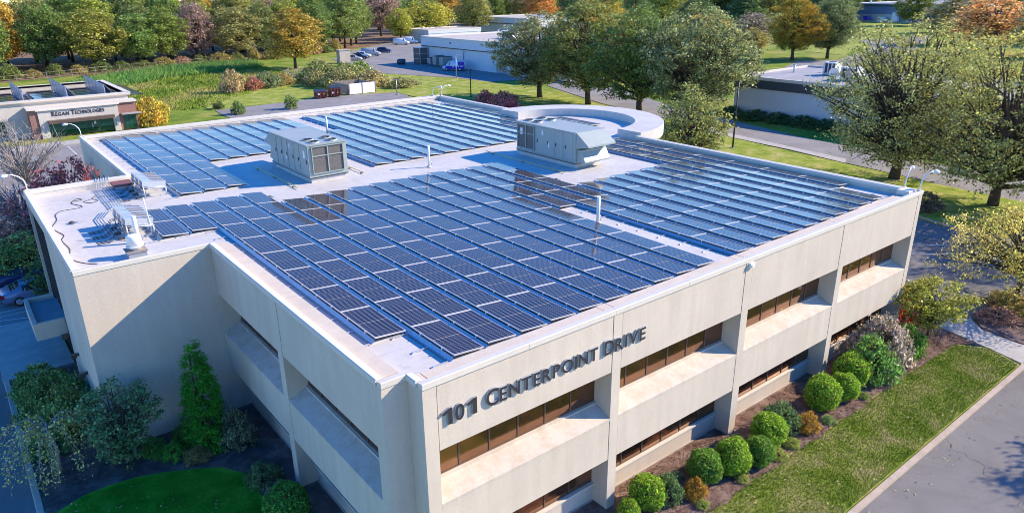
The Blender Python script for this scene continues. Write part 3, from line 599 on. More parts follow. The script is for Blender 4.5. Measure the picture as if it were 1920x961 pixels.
cable([(0.49, 10.1), (0.75, 9.58), (0.66, 8.8), (0.51, 8.31), (0.53, 7.39), (0.53, 6.25), (0.59, 5.4), (0.52, 4.44), (0.51, 3.08)], 'black cable along the near left roof edge beside the panels')
cable([(0.55, 11.9), (0.9, 11.6), (1.0, 11.0), (0.55, 10.6)], 'short black cable loop near the left roof edge, ahead of the long one')
cable([(0.5, 1.25), (0.62, 1.5), (0.6, 1.8)], 'tiny black cable end by the notched roof corner')
cable([(-2.6, 30.4), (-3.0, 30.1), (-2.7, 29.6), (-2.3, 29.9), (-2.5, 30.6), (-2.1, 31.2)], 'thin cable loop left of the conduit bundle')
cable([(1.0, 49.6), (2.2, 49.3), (3.4, 49.4), (4.4, 48.9), (5.2, 49.3)], 'black cable along the rear parapet by the rear left panels')
cable([(27.4, 0.5), (27.6, 0.85), (28.3, 0.8), (28.9, 0.6)], 'cable loop on the front roof edge, nearer the right corner', 0.014)
cable([(25.3, 0.45), (25.5, 0.8), (26.2, 0.75)], 'cable loop on the front roof edge, right of the last pilaster but one', 0.014)
# ------------------------------------------------------------------ vegetation
def leaf_mesh(name, C, Nn, Sz, rng, ratio=0.6, mat=None):
    n = len(C); Nn = Nn/np.maximum(np.linalg.norm(Nn, axis=1, keepdims=True), 1e-6)
    a = rng.normal(size=(n, 3)); t = np.cross(Nn, a); t /= np.maximum(np.linalg.norm(t, axis=1, keepdims=True), 1e-6); b = np.cross(Nn, t)
    S_ = Sz[:, None]; bend = Nn*S_*0.18
    V = np.stack([C-t*S_, C-b*S_*ratio+bend, C+t*S_, C+b*S_*ratio+bend], 1).reshape(-1, 3).astype(np.float32)
    me = bpy.data.meshes.new(name); me.vertices.add(4*n); me.loops.add(4*n); me.polygons.add(n)
    me.vertices.foreach_set('co', V.ravel()); me.loops.foreach_set('vertex_index', np.arange(4*n, dtype=np.int32))
    me.polygons.foreach_set('loop_start', np.arange(0, 4*n, 4, dtype=np.int32)); me.polygons.foreach_set('loop_total', np.full(n, 4, dtype=np.int32))
    me.update(calc_edges=True); me.materials.append(mat or M_leaf); return me
PROF = {'oval': [(0, .35), (.15, .75), (.4, 1), (.65, .88), (.85, .55), (1, .12)], 'round': [(0, .45), (.2, .9), (.45, 1), (.7, .85), (.88, .5), (1, .1)],
        'cone': [(0, .9), (.15, 1), (.5, .62), (.8, .28), (1, .03)], 'pear': [(0, .5), (.12, .88), (.35, 1), (.6, .96), (.82, .8), (.94, .55), (1, .3)], 'vase': [(0, .2), (.3, .6), (.6, .95), (.8, .9), (.93, .55), (1, .15)], 'dome': [(0, 1), (.3, .98), (.6, .8), (.85, .45), (1, .08)],
        'column': [(0, .85), (.2, 1), (.6, .85), (.85, .45), (1, .05)]}
def crown(seed, prof, Rr, z0, z1, ncl, per, ls, cr, limbs=26, r_trunk=0.22, branch_mat=None, twigs=0, hollow=0.45, up_=0.35):
    rng = np.random.default_rng(seed); pr = PROF[prof]; tt = np.array([p[0] for p in pr]); rr = np.array([p[1] for p in pr])
    t = rng.random(ncl*6); w = np.interp(t, tt, rr)**1.5; t = t[rng.random(len(t)) < w/w.max()][:ncl]; k = len(t)
    an = rng.random(k)*2*np.pi; ph = rng.random(4)*6.28
    lob = 1+0.13*np.sin(3*an+ph[0]+4*t)+0.10*np.sin(5*an+ph[1]-6*t)+0.08*np.sin(9*t+ph[2]+an)
    rf = hollow+(1-hollow)*rng.random(k)**0.6
    rad = np.interp(t, tt, rr)*Rr*lob*rf
    z = z0+(z1-z0)*t+rng.normal(size=k)*(z1-z0)*0.015
    cc = np.stack([rad*np.cos(an), rad*np.sin(an), z], 1)
    num = rng.integers(int(per*0.5), int(per*1.5)+1, k); idx = np.repeat(np.arange(k), num); n = len(idx)
    crs = cr*(0.6+0.8*rng.random(k)); off = rng.normal(size=(n, 3))*np.array([1, 1, 0.62]); C = cc[idx]+off*crs[idx][:, None]*0.55
    out = C-np.array([0, 0, (z0+z1)/2]); out /= np.maximum(np.linalg.norm(out, axis=1, keepdims=True), 1e-6)
    Nn = out*0.5+rng.normal(size=(n, 3))*0.6+np.array([0, 0, up_]); Sz = ls*(0.55+0.8*rng.random(n))
    lm = leaf_mesh('crown', C, Nn, Sz, rng)
    b = MB(); top = z1-(z1-z0)*0.12
    tr = [(0, 0, -0.2), (rng.normal()*0.08, rng.normal()*0.08, z0*0.6), (rng.normal()*0.15, rng.normal()*0.15, z0+(z1-z0)*0.35), (rng.normal()*0.25, rng.normal()*0.25, top)]
    b.tube(tr, [r_trunk*1.25, r_trunk, r_trunk*0.6, r_trunk*0.1], 8)
    for i in rng.permutation(k)[:limbs]:
        e = Vector(cc[i]); zs = z0*0.7+(e.z-z0*0.7)*(0.12+0.35*rng.random()); zs = max(zs, z0*0.5); s0 = Vector((0, 0, zs)); md = s0.lerp(e, 0.5)+Vector((0, 0, -0.04*(e-s0).length))*(1 if prof == 'cone' else -1)+Vector(rng.normal(size=3)*0.03*(e-s0).length)
        L = (e-s0).length; r0 = min(r_trunk*0.55, 0.03+0.016*L); b.tube([s0, md, e], [r0, r0*0.6, r0*0.18], 5, cap=False)
        for j in range(twigs):
            q = s0.lerp(e, 0.45+0.5*rng.random()); dr = (Vector(rng.normal(size=3))+Vector((0, 0, 0.5))+(e-s0).normalized()).normalized()*L*0.28; b.tube([q, q+dr*0.5, q+dr], [r0*0.3, r0*0.2, r0*0.08], 4, cap=False)
    return lm, b.mesh('trunk', branch_mat or M_bark)
def plant(name, lib, x, y, h, rad, col, label, cat, group=None, rz=0, z=0.0, acc=0.0, mirror=False, stem='trunk'):
    lm, tm, H0, R0 = lib; t = empty(name, (x, y, z), label, cat, group, rz)
    s = (rad/R0, rad/R0, h/H0)
    a = link('crown' if stem == 'trunk' else 'foliage', lm, t); a.scale = s; a.color = (*col, acc)
    if tm: b = link(stem, tm, t); b.scale = s
    return t
def lib(seed, prof, Rr, z0, z1, *a, **k): return (*crown(seed, prof, Rr, z0, z1, *a, **k), z1, Rr)
PEAR = [lib(11+i, 'oval', 7, 2.6, 15, 620, 54, 0.145, 0.68, limbs=120, r_trunk=0.36, twigs=3, hollow=0.3) for i in range(3)]
PEAR2 = [lib(31+i, 'pear', 7.5, 2.0, 15, 680, 48, 0.11, 0.7, limbs=140, r_trunk=0.42, twigs=3, hollow=0.25) for i in range(2)]
OAK = [lib(51+i, 'round', 6, 3.2, 18, 330, 46, 0.225, 0.95, limbs=34, r_trunk=0.32, twigs=1, hollow=0.35) for i in range(4)]
AIRY = [lib(61+i, 'oval', 5, 2.0, 16, 260, 26, 0.22, 0.9, limbs=70, r_trunk=0.24, twigs=3, hollow=0.2) for i in range(2)]
PINE = [lib(71+i, 'cone', 5, 2.0, 18, 300, 34, 0.22, 0.8, limbs=40, r_trunk=0.28, hollow=0.3, up_=0.7) for i in range(2)]
SHRUB = [lib(81+i, 'dome', 1.0, 0.05, 1.0, 170, 22, 0.05, 0.15, limbs=40, r_trunk=0.03, twigs=1, hollow=0.5) for i in range(3)]
BALL = []
def ball(seed, n=6500):
    rng = np.random.default_rng(seed); d = rng.normal(size=(n, 3)); d /= np.linalg.norm(d, axis=1, keepdims=True); d = d[d[:, 2] > -0.75]
    l = 1+0.05*np.sin(5*d[:, 0]+seed+2*d[:, 2])+0.045*np.sin(6*d[:, 1]+2*seed-3*d[:, 0])+0.035*np.sin(11*d[:, 2]+d[:, 0]*6)+0.02*np.sin(23*d[:, 0]+19*d[:, 1])
    rad = l*(1-0.2*rng.random(len(d))**1.5+0.10*(rng.random(len(d)) > 0.93)*rng.random(len(d))); C = d*rad[:, None]*np.array([1, 1, 0.97])+np.array([0, 0, 0.86])
    Nn = d*0.7+rng.normal(size=d.shape)*0.7+np.array([0, 0, 0.3]); lm = leaf_mesh('foliage', C, Nn, 0.042+0.04*rng.random(len(d)), rng, 0.5)
    b = MB()
    for k in range(10):
        a = k*0.63; b.tube([(0, 0, 0), (0.3*math.cos(a), 0.3*math.sin(a), 0.5), (0.75*math.cos(a), 0.75*math.sin(a), 0.85)], [0.05, 0.03, 0.01], 4, cap=False)
    b.tube([(0, 0, -0.1), (0, 0, 0.5), (0, 0, 1.4)], [0.07, 0.05, 0.01], 5)
    # a dark twiggy heart keeps the shrub from being see-through
    for (q0, q1) in ((0.12, 1.4),): b.tube([(0, 0, q0), (0, 0, 0.35), (0, 0, 0.86), (0, 0, q1), (0, 0, 1.62)], [0.3, 0.62, 0.74, 0.5, 0.1], 10)
    return lm, b.mesh('stem', M_bark), 1.84, 1.0
BALL = [ball(5), ball(9), ball(14)]
# foreground pears in the middle distance and on the right
gp = 'large pear trees beyond the office roof'
dk = (0.075, 0.092, 0.032)
plant('pear_tree', PEAR[0], 80.6, 87.8, 15.2, 9.0, (0.15, 0.145, 0.065), 'large grey green tree standing free left of the round roof end', 'tree', gp, 0.3, acc=0.16)
plant('pear_tree', PEAR[1], 81.4, 75.6, 17.0, 9.2, (0.13, 0.135, 0.035), 'large olive tree with yellow patches, second from the left behind the round roof end', 'tree', gp, 1.9, acc=0.42)
plant('pear_tree', PEAR[2], 80, 62.5, 16.6, 9.0, (0.085, 0.12, 0.028), 'large dark green tree with yellow top, third from the left behind the round roof end', 'tree', gp, 4.0, acc=0.40)
plant('pear_tree', PEAR[0], 79.5, 51.3, 17.0, 8.6, (0.135, 0.145, 0.06), 'large silvery green tree beside the pale warehouse wall', 'tree', gp, 2.6, acc=0.08)
plant('pear_tree', PEAR2[0], 69.6, 17.1, 15.8, 8.6, (0.21, 0.20, 0.065), 'spreading tree with bare dark limbs beyond the right roof corner', 'tree', gp, 0.4, acc=0.26)
plant('pear_tree', PEAR2[1], 66.6, 6.6, 15.2, 8.0, (0.23, 0.21, 0.06), 'spreading tree with yellowing leaves at the right edge of the photo', 'tree', gp, 2.2, acc=0.30)
plant('pear_tree', PEAR2[0], 68.5, -7.5, 14.5, 7.2, (0.21, 0.20, 0.065), 'spreading tree out past the right edge that shades the parking lot', 'tree', gp, 1.4, acc=0.26)
plant('young_tree', AIRY[0], 54.5, 32.5, 9.6, 3.9, (0.15, 0.16, 0.045), 'young yellow green tree rising just behind the right roof edge', 'tree', None, 1.0, acc=0.28)
plant('broad_tree', PEAR[1], 177.7, 95.1, 16, 8.2, (0.13, 0.14, 0.02), 'round tree turning bright gold along its right side', 'tree', None, 0.8, acc=0.62)
plant('broad_tree', PEAR[2], 187.5, 90.4, 16.6, 8.0, (0.095, 0.12, 0.05), 'round grey green tree right of the gold tree', 'tree', None, 2.0, acc=0.05)
plant('broad_tree', OAK[0], 67.5, 171, 15, 7.8, (0.22, 0.16, 0.03), 'golden tree standing in front of the wood beyond the meadow', 'tree', None, 0.8, acc=0.45)
plant('broad_tree', OAK[1], 155.5, 247, 15, 10.5, (0.26, 0.24, 0.035), 'broad bright yellow tree behind the white vans', 'tree', None, 0.2, acc=0.3)
plant('broad_tree', OAK[2], 137, 236, 13, 5, (0.22, 0.22, 0.03), 'smaller yellow tree left of the broad yellow one', 'tree', None, 0.2, acc=0.2)
plant('broad_tree', AIRY[1], 236.6, 68.2, 16.5, 11.5, (0.40, 0.22, 0.08), 'large burnt orange tree at the upper right', 'tree', None, 0.6, acc=0.3)
plant('spruce_tree', PINE[0], 317, 114.8, 13, 8.5, (0.035, 0.085, 0.085), 'blue green spruce left of the orange tree', 'tree', None, 0.6)
plant('broad_tree', AIRY[0], 231, 54, 14.5, 8, (0.23, 0.19, 0.085), 'tan thinning tree at the upper right corner', 'tree', None, 0.2, acc=0.15)
plant('broad_tree', OAK[3], 364, 146, 15, 9, (0.09, 0.11, 0.02), 'green tree above the blue spruce', 'tree', None, 0.2, acc=0.2)
plant('broad_tree', AIRY[1], 195, 119.4, 12, 7.8, (0.17, 0.13, 0.11), 'greyish thinning tree left of the gold tree', 'tree', None, 1.2, acc=0.25)
plant('broad_tree', AIRY[0], 184, 112, 7.5, 5, (0.20, 0.17, 0.05), 'small yellowish tree below the greyish thinning one', 'tree', None, 1.2, acc=0.4)
plant('broad_tree', OAK[1], 171.6, 159, 15, 8, (0.25, 0.22, 0.03), 'yellow tree showing between the pear tree tops', 'tree', None, 2.2, acc=0.5)
plant('broad_tree', OAK[2], 186, 131, 11.5, 7.5, (0.30, 0.22, 0.05), 'amber tree behind the tallest pear crown', 'tree', None, 2.9, acc=0.5)
plant('broad_tree', OAK[0], 244.6, 280, 18, 9, (0.32, 0.15, 0.04), 'orange red tree at the top edge above the far warehouse', 'tree', None, 1.5, acc=0.3)
for i, (x, y, h, r_, lab) in enumerate([(242.8, 212, 19, 10, 'pine at the top edge, middle of the pine row'), (225, 233, 19, 9, 'pine at the top edge, leftmost of the pine row'), (277, 204, 18, 12, 'broad pine at the top edge, third in the pine row'), (330, 217, 17.5, 12, 'far pine left of the gold tree top')]):
    plant('pine_tree', PINE[i % 2], x, y, h, r_, (0.07, 0.12, 0.04), lab, 'tree', 'pines behind the pear trees', i*1.3)
# the wood: individual trees in ranks
rng0 = random.Random(4)
pal = [((0.105, 0.135, 0.028), 'green'), ((0.16, 0.17, 0.03), 'yellow green'), ((0.075, 0.12, 0.03), 'deep green'), ((0.18, 0.17, 0.05), 'olive yellow'), ((0.115, 0.145, 0.04), 'mid green'), ((0.22, 0.20, 0.10), 'pale tan'), ((0.30, 0.19, 0.04), 'orange'), ((0.20, 0.13, 0.11), 'dusky pink'), ((0.09, 0.125, 0.028), 'dark green')]
front = [(-60, 202), (-40, 203), (-22, 200), (-8, 203), (4, 208), (16, 212), (27, 208), (36, 209), (46, 211), (56, 214), (66, 212), (76, 215), (86, 218), (96, 220), (106, 226), (116, 233)]
spec = {(0, 3): 5, (1, 3): 5, (1, 4): 6, (0, 4): 4, (2, 4): 6, (2, 3): 5, (0, 2): 4, (0, 5): 2, (0, 6): 1, (0, 7): 4, (0, 8): 0, (0, 9): 7, (1, 9): 3, (1, 8): 2, (0, 10): 3, (0, 11): 4, (0, 12): 1, (0, 13): 2, (0, 14): 4, (0, 15): 8, (1, 12): 4, (1, 13): 1, (1, 14): 2, (1, 15): 0}
RK = ['front', 'second', 'third', 'fourth']
for rank in range(4):
    for i, (x, y) in enumerate(front):
        ci = spec.get((rank, i), rng0.choice([0, 1, 2, 4, 8, 3, 0, 4] + ([5, 7, 6] if rank else [])))
        c, nm = pal[ci]; L_ = (AIRY if ci in (5, 7) else OAK)
        j = lambda v: v*(0.9+0.2*rng0.random())
        plant('forest_tree', rng0.choice(L_), x+rank*4+rng0.uniform(-2.5, 2.5), y+rank*12+rng0.uniform(-3, 3), (16.5+rank*1.5+rng0.uniform(-2, 3)), 6.4+rng0.uniform(-0.9, 1.4), tuple(map(j, c)), f'{nm} forest tree, {OW[i]} from the left in the {RK[rank]} rank of the wood', 'tree', 'trees of the wood beyond the meadow', rng0.uniform(0, 6.28), acc=0.2 if ci in (0, 1, 4) else (0.34 if ci == 3 else 0.0))
k = 0
for (x, y) in [(-30, 255), (-12, 258), (8, 262), (150, 275), (166, 285), (182, 300), (198, 312), (214, 318), (230, 320), (248, 322), (190, 262), (262, 300), (285, 270), (300, 245), (172, 318), (206, 335), (305, 290), (330, 260), (352, 235), (370, 215), (345, 290), (400, 250), (420, 225)]:
    ci = [3, 0, 1, 7, 2, 8, 2, 6, 2, 8, 3, 0, 4, 1, 2, 5, 0, 3, 8, 0, 2, 4, 1][k]; c, nm = pal[ci]
    plant('forest_tree', (PINE if ci in (2, 8) else OAK)[k % 2], x, y, 19+rng0.uniform(-2, 3), 8+rng0.uniform(-1, 2), c, f'{nm} background tree behind wood and warehouses, {OW[k]} from the left', 'tree', 'trees of the far wood behind the warehouses', rng0.uniform(0, 6.28)); k += 1
for i, (x, y, c) in enumerate([(270, 40, (0.20, 0.15, 0.07)), (262, 88, (0.14, 0.12, 0.05)), (285, 62, (0.28, 0.17, 0.06)), (300, 20, (0.16, 0.15, 0.06)), (330, 60, (0.12, 0.13, 0.05)), (350, 95, (0.11, 0.12, 0.03)), (430, 130, (0.09, 0.11, 0.03)), (470, 150, (0.10, 0.11, 0.03))]):
    plant('broad_tree', OAK[i % 4], x, y, 16, 9, c, f'autumn tree behind the orange tree at the upper right, {OW[i]} going back', 'tree', 'autumn trees at the upper right', i)
for i in range(11):
    plant('hedge_shrub', SHRUB[i % 3], 90.2, 12+i*4.0, 1.5, 2.3, (0.035, 0.07, 0.02), f'dark low hedge shrub at the foot of the pale warehouse, {OW[i]} from the right', 'shrub', 'hedge shrubs at the foot of the pale warehouse', i, stem='stem')
fr_ = random.Random(9)
for i in range(30):
    a = R(10+i*1.55); d = 470+fr_.uniform(-40, 60)+(90 if a < R(27) else 0); c = fr_.choice([(0.09, 0.12, 0.03), (0.14, 0.14, 0.04), (0.20, 0.14, 0.05), (0.07, 0.10, 0.035)])
    plant('horizon_tree', OAK[i % 4], -8+d*math.cos(a), -16+d*math.sin(a), 21+fr_.uniform(-3, 3), 13, c, f'hazy tree closing the view at the top edge, {OW[i]} from the right', 'tree', 'trees closing the view at the top edge', i)
# low understory along the wood edge
for i in range(26):
    x = -30+i*5.2; y = np.interp(x, [-40, 20, 55, 80, 105], [196, 198, 204, 206, 216])+rng0.uniform(-2, 2); c = rng0.choice([(0.10, 0.12, 0.03), (0.20, 0.16, 0.05), (0.24, 0.13, 0.09), (0.08, 0.11, 0.03)])
    plant('wood_edge_shrub', SHRUB[i % 3], x, y, 2.4+rng0.uniform(-0.8, 1.6), 2.4+rng0.uniform(-0.6, 1), c, f'low shrub along the foot of the wood, {OW[i]} from the left', 'shrub', 'shrubs along the foot of the wood', i, stem='stem', acc=0.15)
# meadow shrubs and hedge by the enclosure
plant('meadow_shrub', SHRUB[0], 17.2, 106.8, 4.4, 2.6, (0.30, 0.22, 0.035), 'yellow bush at the right end of the brick office', 'shrub', None, 0, acc=0.35, stem='stem')
plant('young_evergreen', lib(201, 'cone', 1.3, 0.2, 2.6, 90, 30, 0.10, 0.28, limbs=10, r_trunk=0.05), 31.0, 107.6, 2.6, 1.25, (0.09, 0.13, 0.04), 'small young evergreen on the rear drive, left of the two', 'shrub', None, 0)
plant('young_evergreen', lib(202, 'column', 1.3, 0.2, 2.6, 90, 30, 0.10, 0.28, limbs=10, r_trunk=0.05), 40.0, 107.0, 2.6, 1.2, (0.09, 0.13, 0.04), 'small young evergreen on the rear drive, right of the two', 'shrub', None, 0)
plant('meadow_shrub', SHRUB[1], 30.4, 116, 1.3, 1.0, (0.07, 0.09, 0.03), 'tiny dark bush where the rear drive begins', 'shrub', None, 0, stem='stem')
for i, (x, y, h, r_, c, lab) in enumerate([(39.5, 136, 4.6, 2.4, (0.26, 0.19, 0.10), 'tan bush at the tip of the dark meadow shadow'), (44, 137, 2.6, 2.2, (0.24, 0.10, 0.07), 'low reddish bush right of the tan meadow bush'), (48, 139, 3.2, 3.2, (0.12, 0.14, 0.06), 'wide grey green bush in the meadow left of the wooden rails'), (52, 140.5, 2.6, 2.4, (0.24, 0.17, 0.06), 'brown bush touching the wooden rails'),
    (60, 128, 4.0, 4.4, (0.20, 0.18, 0.07), 'tall tan thicket behind the bin enclosure'), (64.5, 124, 3.6, 3.6, (0.22, 0.17, 0.08), 'tan thicket right of the bin enclosure'), (65, 136, 4.2, 4.2, (0.16, 0.17, 0.055), 'olive thicket in front of the parked cars'), (60, 140, 4.6, 4.2, (0.13, 0.14, 0.045), 'dark thicket right of the wooden rails'), (68.5, 118.5, 2.2, 2.6, (0.16, 0.15, 0.06), 'low thicket at the right end of the bin enclosure'), (71, 142, 3.8, 3.6, (0.12, 0.16, 0.04), 'green thicket below the concrete block'), (72, 121, 1.3, 2.2, (0.17, 0.16, 0.08), 'low grey brush on the slope behind the rear roof edge'), (57, 134, 3.2, 3, (0.2, 0.18, 0.07), 'straw coloured thicket behind the dumpsters')]):
    plant('meadow_shrub', SHRUB[i % 3], x, y, h, r_, c, lab, 'shrub', None, i*1.1, acc=0.12, stem='stem')
for i, (x, y, h, r_, lab) in enumerate([(67.6, 82, 3.0, 2.6, 'red leaved bush below the free standing tree, right of the pair'), (69, 89.5, 2.3, 1.6, 'red leaved bush below the free standing tree, left of the pair'), (64.5, 77, 2.6, 2.2, 'low red bush nearest the round roof end')]):
    plant('red_shrub', SHRUB[i % 3], x, y, h, r_, (0.36, 0.09, 0.085), lab, 'shrub', None, i, stem='stem')
# front bed
B = [(9.2, -0.92, 0.9, 0.44, 'y'), (10.33, -0.85, 1.35, 0.74, 'y'), (11.25, -1.11, 1.25, 0.58, 'b'), (12.3, -1.7, 0.85, 0.42, 'o'), (13.37, -1.29, 1.45, 0.74, 'd'), (14.81, -1.64, 1.55, 0.78, 'y'), (16.13, -2.06, 1.3, 0.63, 'd'), (17.66, -1.51, 1.55, 0.80, 'y'), (19.09, -1.28, 1.5, 0.74, 'b'), (20.05, -2.05, 1.0, 0.5, 'o'), (22.31, -1.47, 1.72, 0.84, 'y'), (23.99, -1.72, 1.4, 0.70, 'y'), (25.52, -1.24, 1.7, 0.90, 'y')]
cols = {'y': ((0.13, 0.21, 0.018), 'bright green clipped boxwood ball'), 'd': ((0.075, 0.15, 0.02), 'green clipped boxwood ball'), 'b': ((0.06, 0.11, 0.045), 'greyish green rounded shrub'), 'o': ((0.22, 0.12, 0.02), 'small yellow and orange rounded shrub')}
for i, (x, y, h, r_, c) in enumerate(B):
    L_ = BALL[i % 3] if c in 'yd' else SHRUB[i % 3]
    plant('boxwood_ball' if c in 'yd' else 'round_shrub', L_, x, y, h, r_*(1.0 if c in 'yd' else 1.08), cols[c][0], f'{cols[c][1]}, {OW[i]} along the front bed counted from the left', 'shrub', 'rounded shrubs along the front bed', i*1.7, 0.09, stem='stem', acc=0.3 if c == 'o' else 0)
plant('large_shrub', SHRUB[0], 27.1, -1.5, 2.4, 1.3, (0.075, 0.16, 0.04), 'large glossy green shrub at the right end of the boxwoods', 'shrub', None, 0.4, 0.09, stem='stem')
plant('large_shrub', SHRUB[1], 29.1, -1.0, 2.65, 1.5, (0.23, 0.185, 0.165), 'large pinkish grey shrub against the right part of the front wall', 'shrub', None, 1.4, 0.09, stem='stem')
plant('large_shrub', SHRUB[2], 30.9, -1.6, 1.9, 1.0, (0.05, 0.13, 0.02), 'dark green leafy shrub right of the pinkish shrub', 'shrub', None, 1.4, 0.09, stem='stem')
MAPLE = lib(301, 'vase', 2.2, 0.7, 3.5, 230, 30, 0.075, 0.30, limbs=60, r_trunk=0.07, twigs=2, hollow=0.3)
plant('small_maple', MAPLE, 33.9, -1.5, 3.6, 2.15, (0.17, 0.17, 0.03), 'small maple with red and green leaves at the right building corner', 'tree', None, 0.5, 0.1, acc=0.36)
plant('red_barberry', SHRUB[0], 35.3, 0.5, 2.3, 1.0, (0.32, 0.06, 0.03), 'red barberry bush behind the small maple', 'shrub', None, 0.5, 0.1, stem='stem')
for i, (x, y, h, c) in enumerate([(10.9, -0.45, 0.35, (0.16, 0.20, 0.13)), (12.6, -0.5, 0.32, (0.12, 0.17, 0.1)), (14.6, -2.35, 0.3, (0.2, 0.22, 0.05)), (17.2, -2.4, 0.4, (0.2, 0.22, 0.05)), (16.9, -0.55, 0.3, (0.2, 0.2, 0.08)), (21.4, -2.35, 0.35, (0.12, 0.18, 0.06)), (18.4, -2.3, 0.38, (0.17, 0.2, 0.04)), (24.8, -2.35, 0.3, (0.14, 0.18, 0.05)), (12.0, -2.3, 0.3, (0.17, 0.2, 0.05))]):
    plant('small_perennial', SHRUB[i % 3], x, y, h, h*0.95, c, f'tiny perennial in the front mulch, {OW[i]} from the left', 'plant', 'small perennials in the front mulch', i, 0.09, stem='stem')
# right edge
plant('broad_tree', AIRY[0], 39.2, -17.2, 10.5, 3.2, (0.15, 0.16, 0.05), 'roadside tree right of the road whose shadow reaches the asphalt', 'tree', None, 0)
LOCUST = lib(310, 'dome', 4.6, 2.0, 6.2, 320, 48, 0.062, 0.5, limbs=80, r_trunk=0.14, twigs=3, hollow=0.25)
plant('yellow_tree', LOCUST, 43.6, -2.9, 6.6, 4.8, (0.38, 0.32, 0.08), 'feathery yellow tree overhanging the lot at the right edge', 'tree', None, 0.5, 0.05, acc=0.25)
for i, (x, y, h, r_, c, lab) in enumerate([(39.9, -3.2, 0.7, 1.2, (0.2, 0.11, 0.09), 'low reddish ground shrub beside the front walk'), (41.6, -4.2, 0.9, 1.2, (0.26, 0.2, 0.06), 'low straw coloured shrub right of the front walk'), (42.6, -2.6, 0.9, 1.3, (0.24, 0.18, 0.05), 'low yellow shrub under the feathery tree'), (60.5, 10.2, 1.6, 1.6, (0.09, 0.07, 0.05), 'dark bare bush peeping past the right building corner')]):
    plant('low_shrub', SHRUB[i % 3], x, y, h, r_, c, lab, 'shrub', None, i, 0.06, stem='stem')
# garden on the shaded side
CYP = lib(320, 'column', 0.8, 0.05, 5.4, 520, 44, 0.045, 0.15, limbs=12, r_trunk=0.09, hollow=0.62, up_=0.8)
plant('cypress', CYP, -2.1, 14.3, 5.6, 0.8, (0.03, 0.16, 0.014), 'tall narrow bright green cypress in the shaded side garden', 'tree', None, 0, 0.08)
ARCH = lib(321, 'vase', 1.7, 0.1, 3.6, 260, 24, 0.06, 0.22, limbs=110, r_trunk=0.06, twigs=2, hollow=0.3)
plant('arching_shrub', ARCH, -5.3, 15.2, 4.1, 1.75, (0.068, 0.135, 0.061), 'big arching blue green shrub at the wing corner', 'shrub', None, 0.4, 0.08, stem='stem')
for i, (x, y, h, r_, c, lab) in enumerate([(-7.1, 22.2, 2.2, 1.5, (0.074, 0.135, 0.041), 'low spreading shrub along the wing, nearest the entrance walk'), (-6.9, 20.0, 2.3, 1.6, (0.101, 0.149, 0.047), 'low spreading shrub along the wing, middle one'), (-7.4, 24.6, 1.7, 1.3, (0.068, 0.135, 0.041), 'dark low shrub at the end of the entrance walk'), (-7.8, 18.6, 1.4, 0.9, (0.041, 0.135, 0.061), 'small blue green shrub beside the left kerb'),
    (-4.2, 15.3, 0.95, 0.5, (0.041, 0.135, 0.027), 'small dark green ball shrub, leftmost of three before the wing wall'), (-3.55, 14.5, 0.85, 0.47, (0.047, 0.176, 0.027), 'small bright green ball shrub, in the middle of three before the wing wall'), (-2.95, 15.4, 1.0, 0.45, (0.041, 0.135, 0.027), 'small green shrub between the ball shrubs and the cypress'), (-2.75, 13.7, 0.8, 0.55, (0.135, 0.121, 0.054), 'small rose bush with a few red flowers at the cypress foot'), (-1.0, 13.7, 1.9, 0.8, (0.115, 0.135, 0.081), 'grey green rhododendron right of the cypress'), (-1.05, 10.3, 1.0, 0.7, (0.068, 0.121, 0.054), 'leafy perennial clump between lawn and left wall'), (-0.9, 8.9, 0.7, 0.6, (0.135, 0.095, 0.108), 'purple tinged perennial clump by the left wall')]):
    plant('garden_shrub', SHRUB[i % 3], x, y, h, r_, c, lab, 'shrub', None, i*0.9, 0.08, stem='stem')
plant('garden_boxwood', BALL[0], -1.15, 7.4, 1.7, 0.85, (0.047, 0.162, 0.027), 'dark green boxwood ball at the bottom edge beside the left wall', 'shrub', None, 0, 0.08, stem='stem')
# weeping tree with pale bare branches
def weeping():
    rng = np.random.default_rng(77); b = MB(); C = []
    b.tube([(0, 0, 0), (0.1, 0, 1.0), (0.0, 0.1, 2.1)], [0.09, 0.07, 0.06], 7)
    for i in range(24):
        a = rng.random()*6.28; r_ = 0.9+1.0*rng.random(); d = Vector((math.cos(a), math.sin(a), 0)); z = 1.9+0.5*rng.random()
        p = [Vector((0, 0.1, 2.0)), d*r_*0.35+Vector((0, 0, z+0.2)), d*r_*0.75+Vector((0, 0, z)), d*r_+Vector((0, 0, z-0.7)), d*r_*1.06+Vector((0, 0, max(0.2, z-1.5-0.4*rng.random())))]
        b.tube(p, [0.035, 0.026, 0.018, 0.01, 0.005], 5, cap=False)
        for s in range(80):
            u = 0.25+0.75*rng.random(); k = min(3, int(u*4)); q = p[k].lerp(p[k+1], u*4-k); C.append(np.array(q)+rng.normal(size=3)*0.13)
    C = np.array(C); lm = leaf_mesh('crown', C, rng.normal(size=C.shape)+np.array([0, 0, .5]), 0.045+0.03*rng.random(len(C)), rng, 0.5)
    return lm, b.mesh('trunk', M_palebark), 2.4, 1.9
plant('weeping_tree', weeping(), -7.7, 16.6, 2.7, 2.0, (0.270, 0.257, 0.081), 'weeping tree with pale bare branches hanging over the left kerb', 'tree', None, 0.3, 0.08)
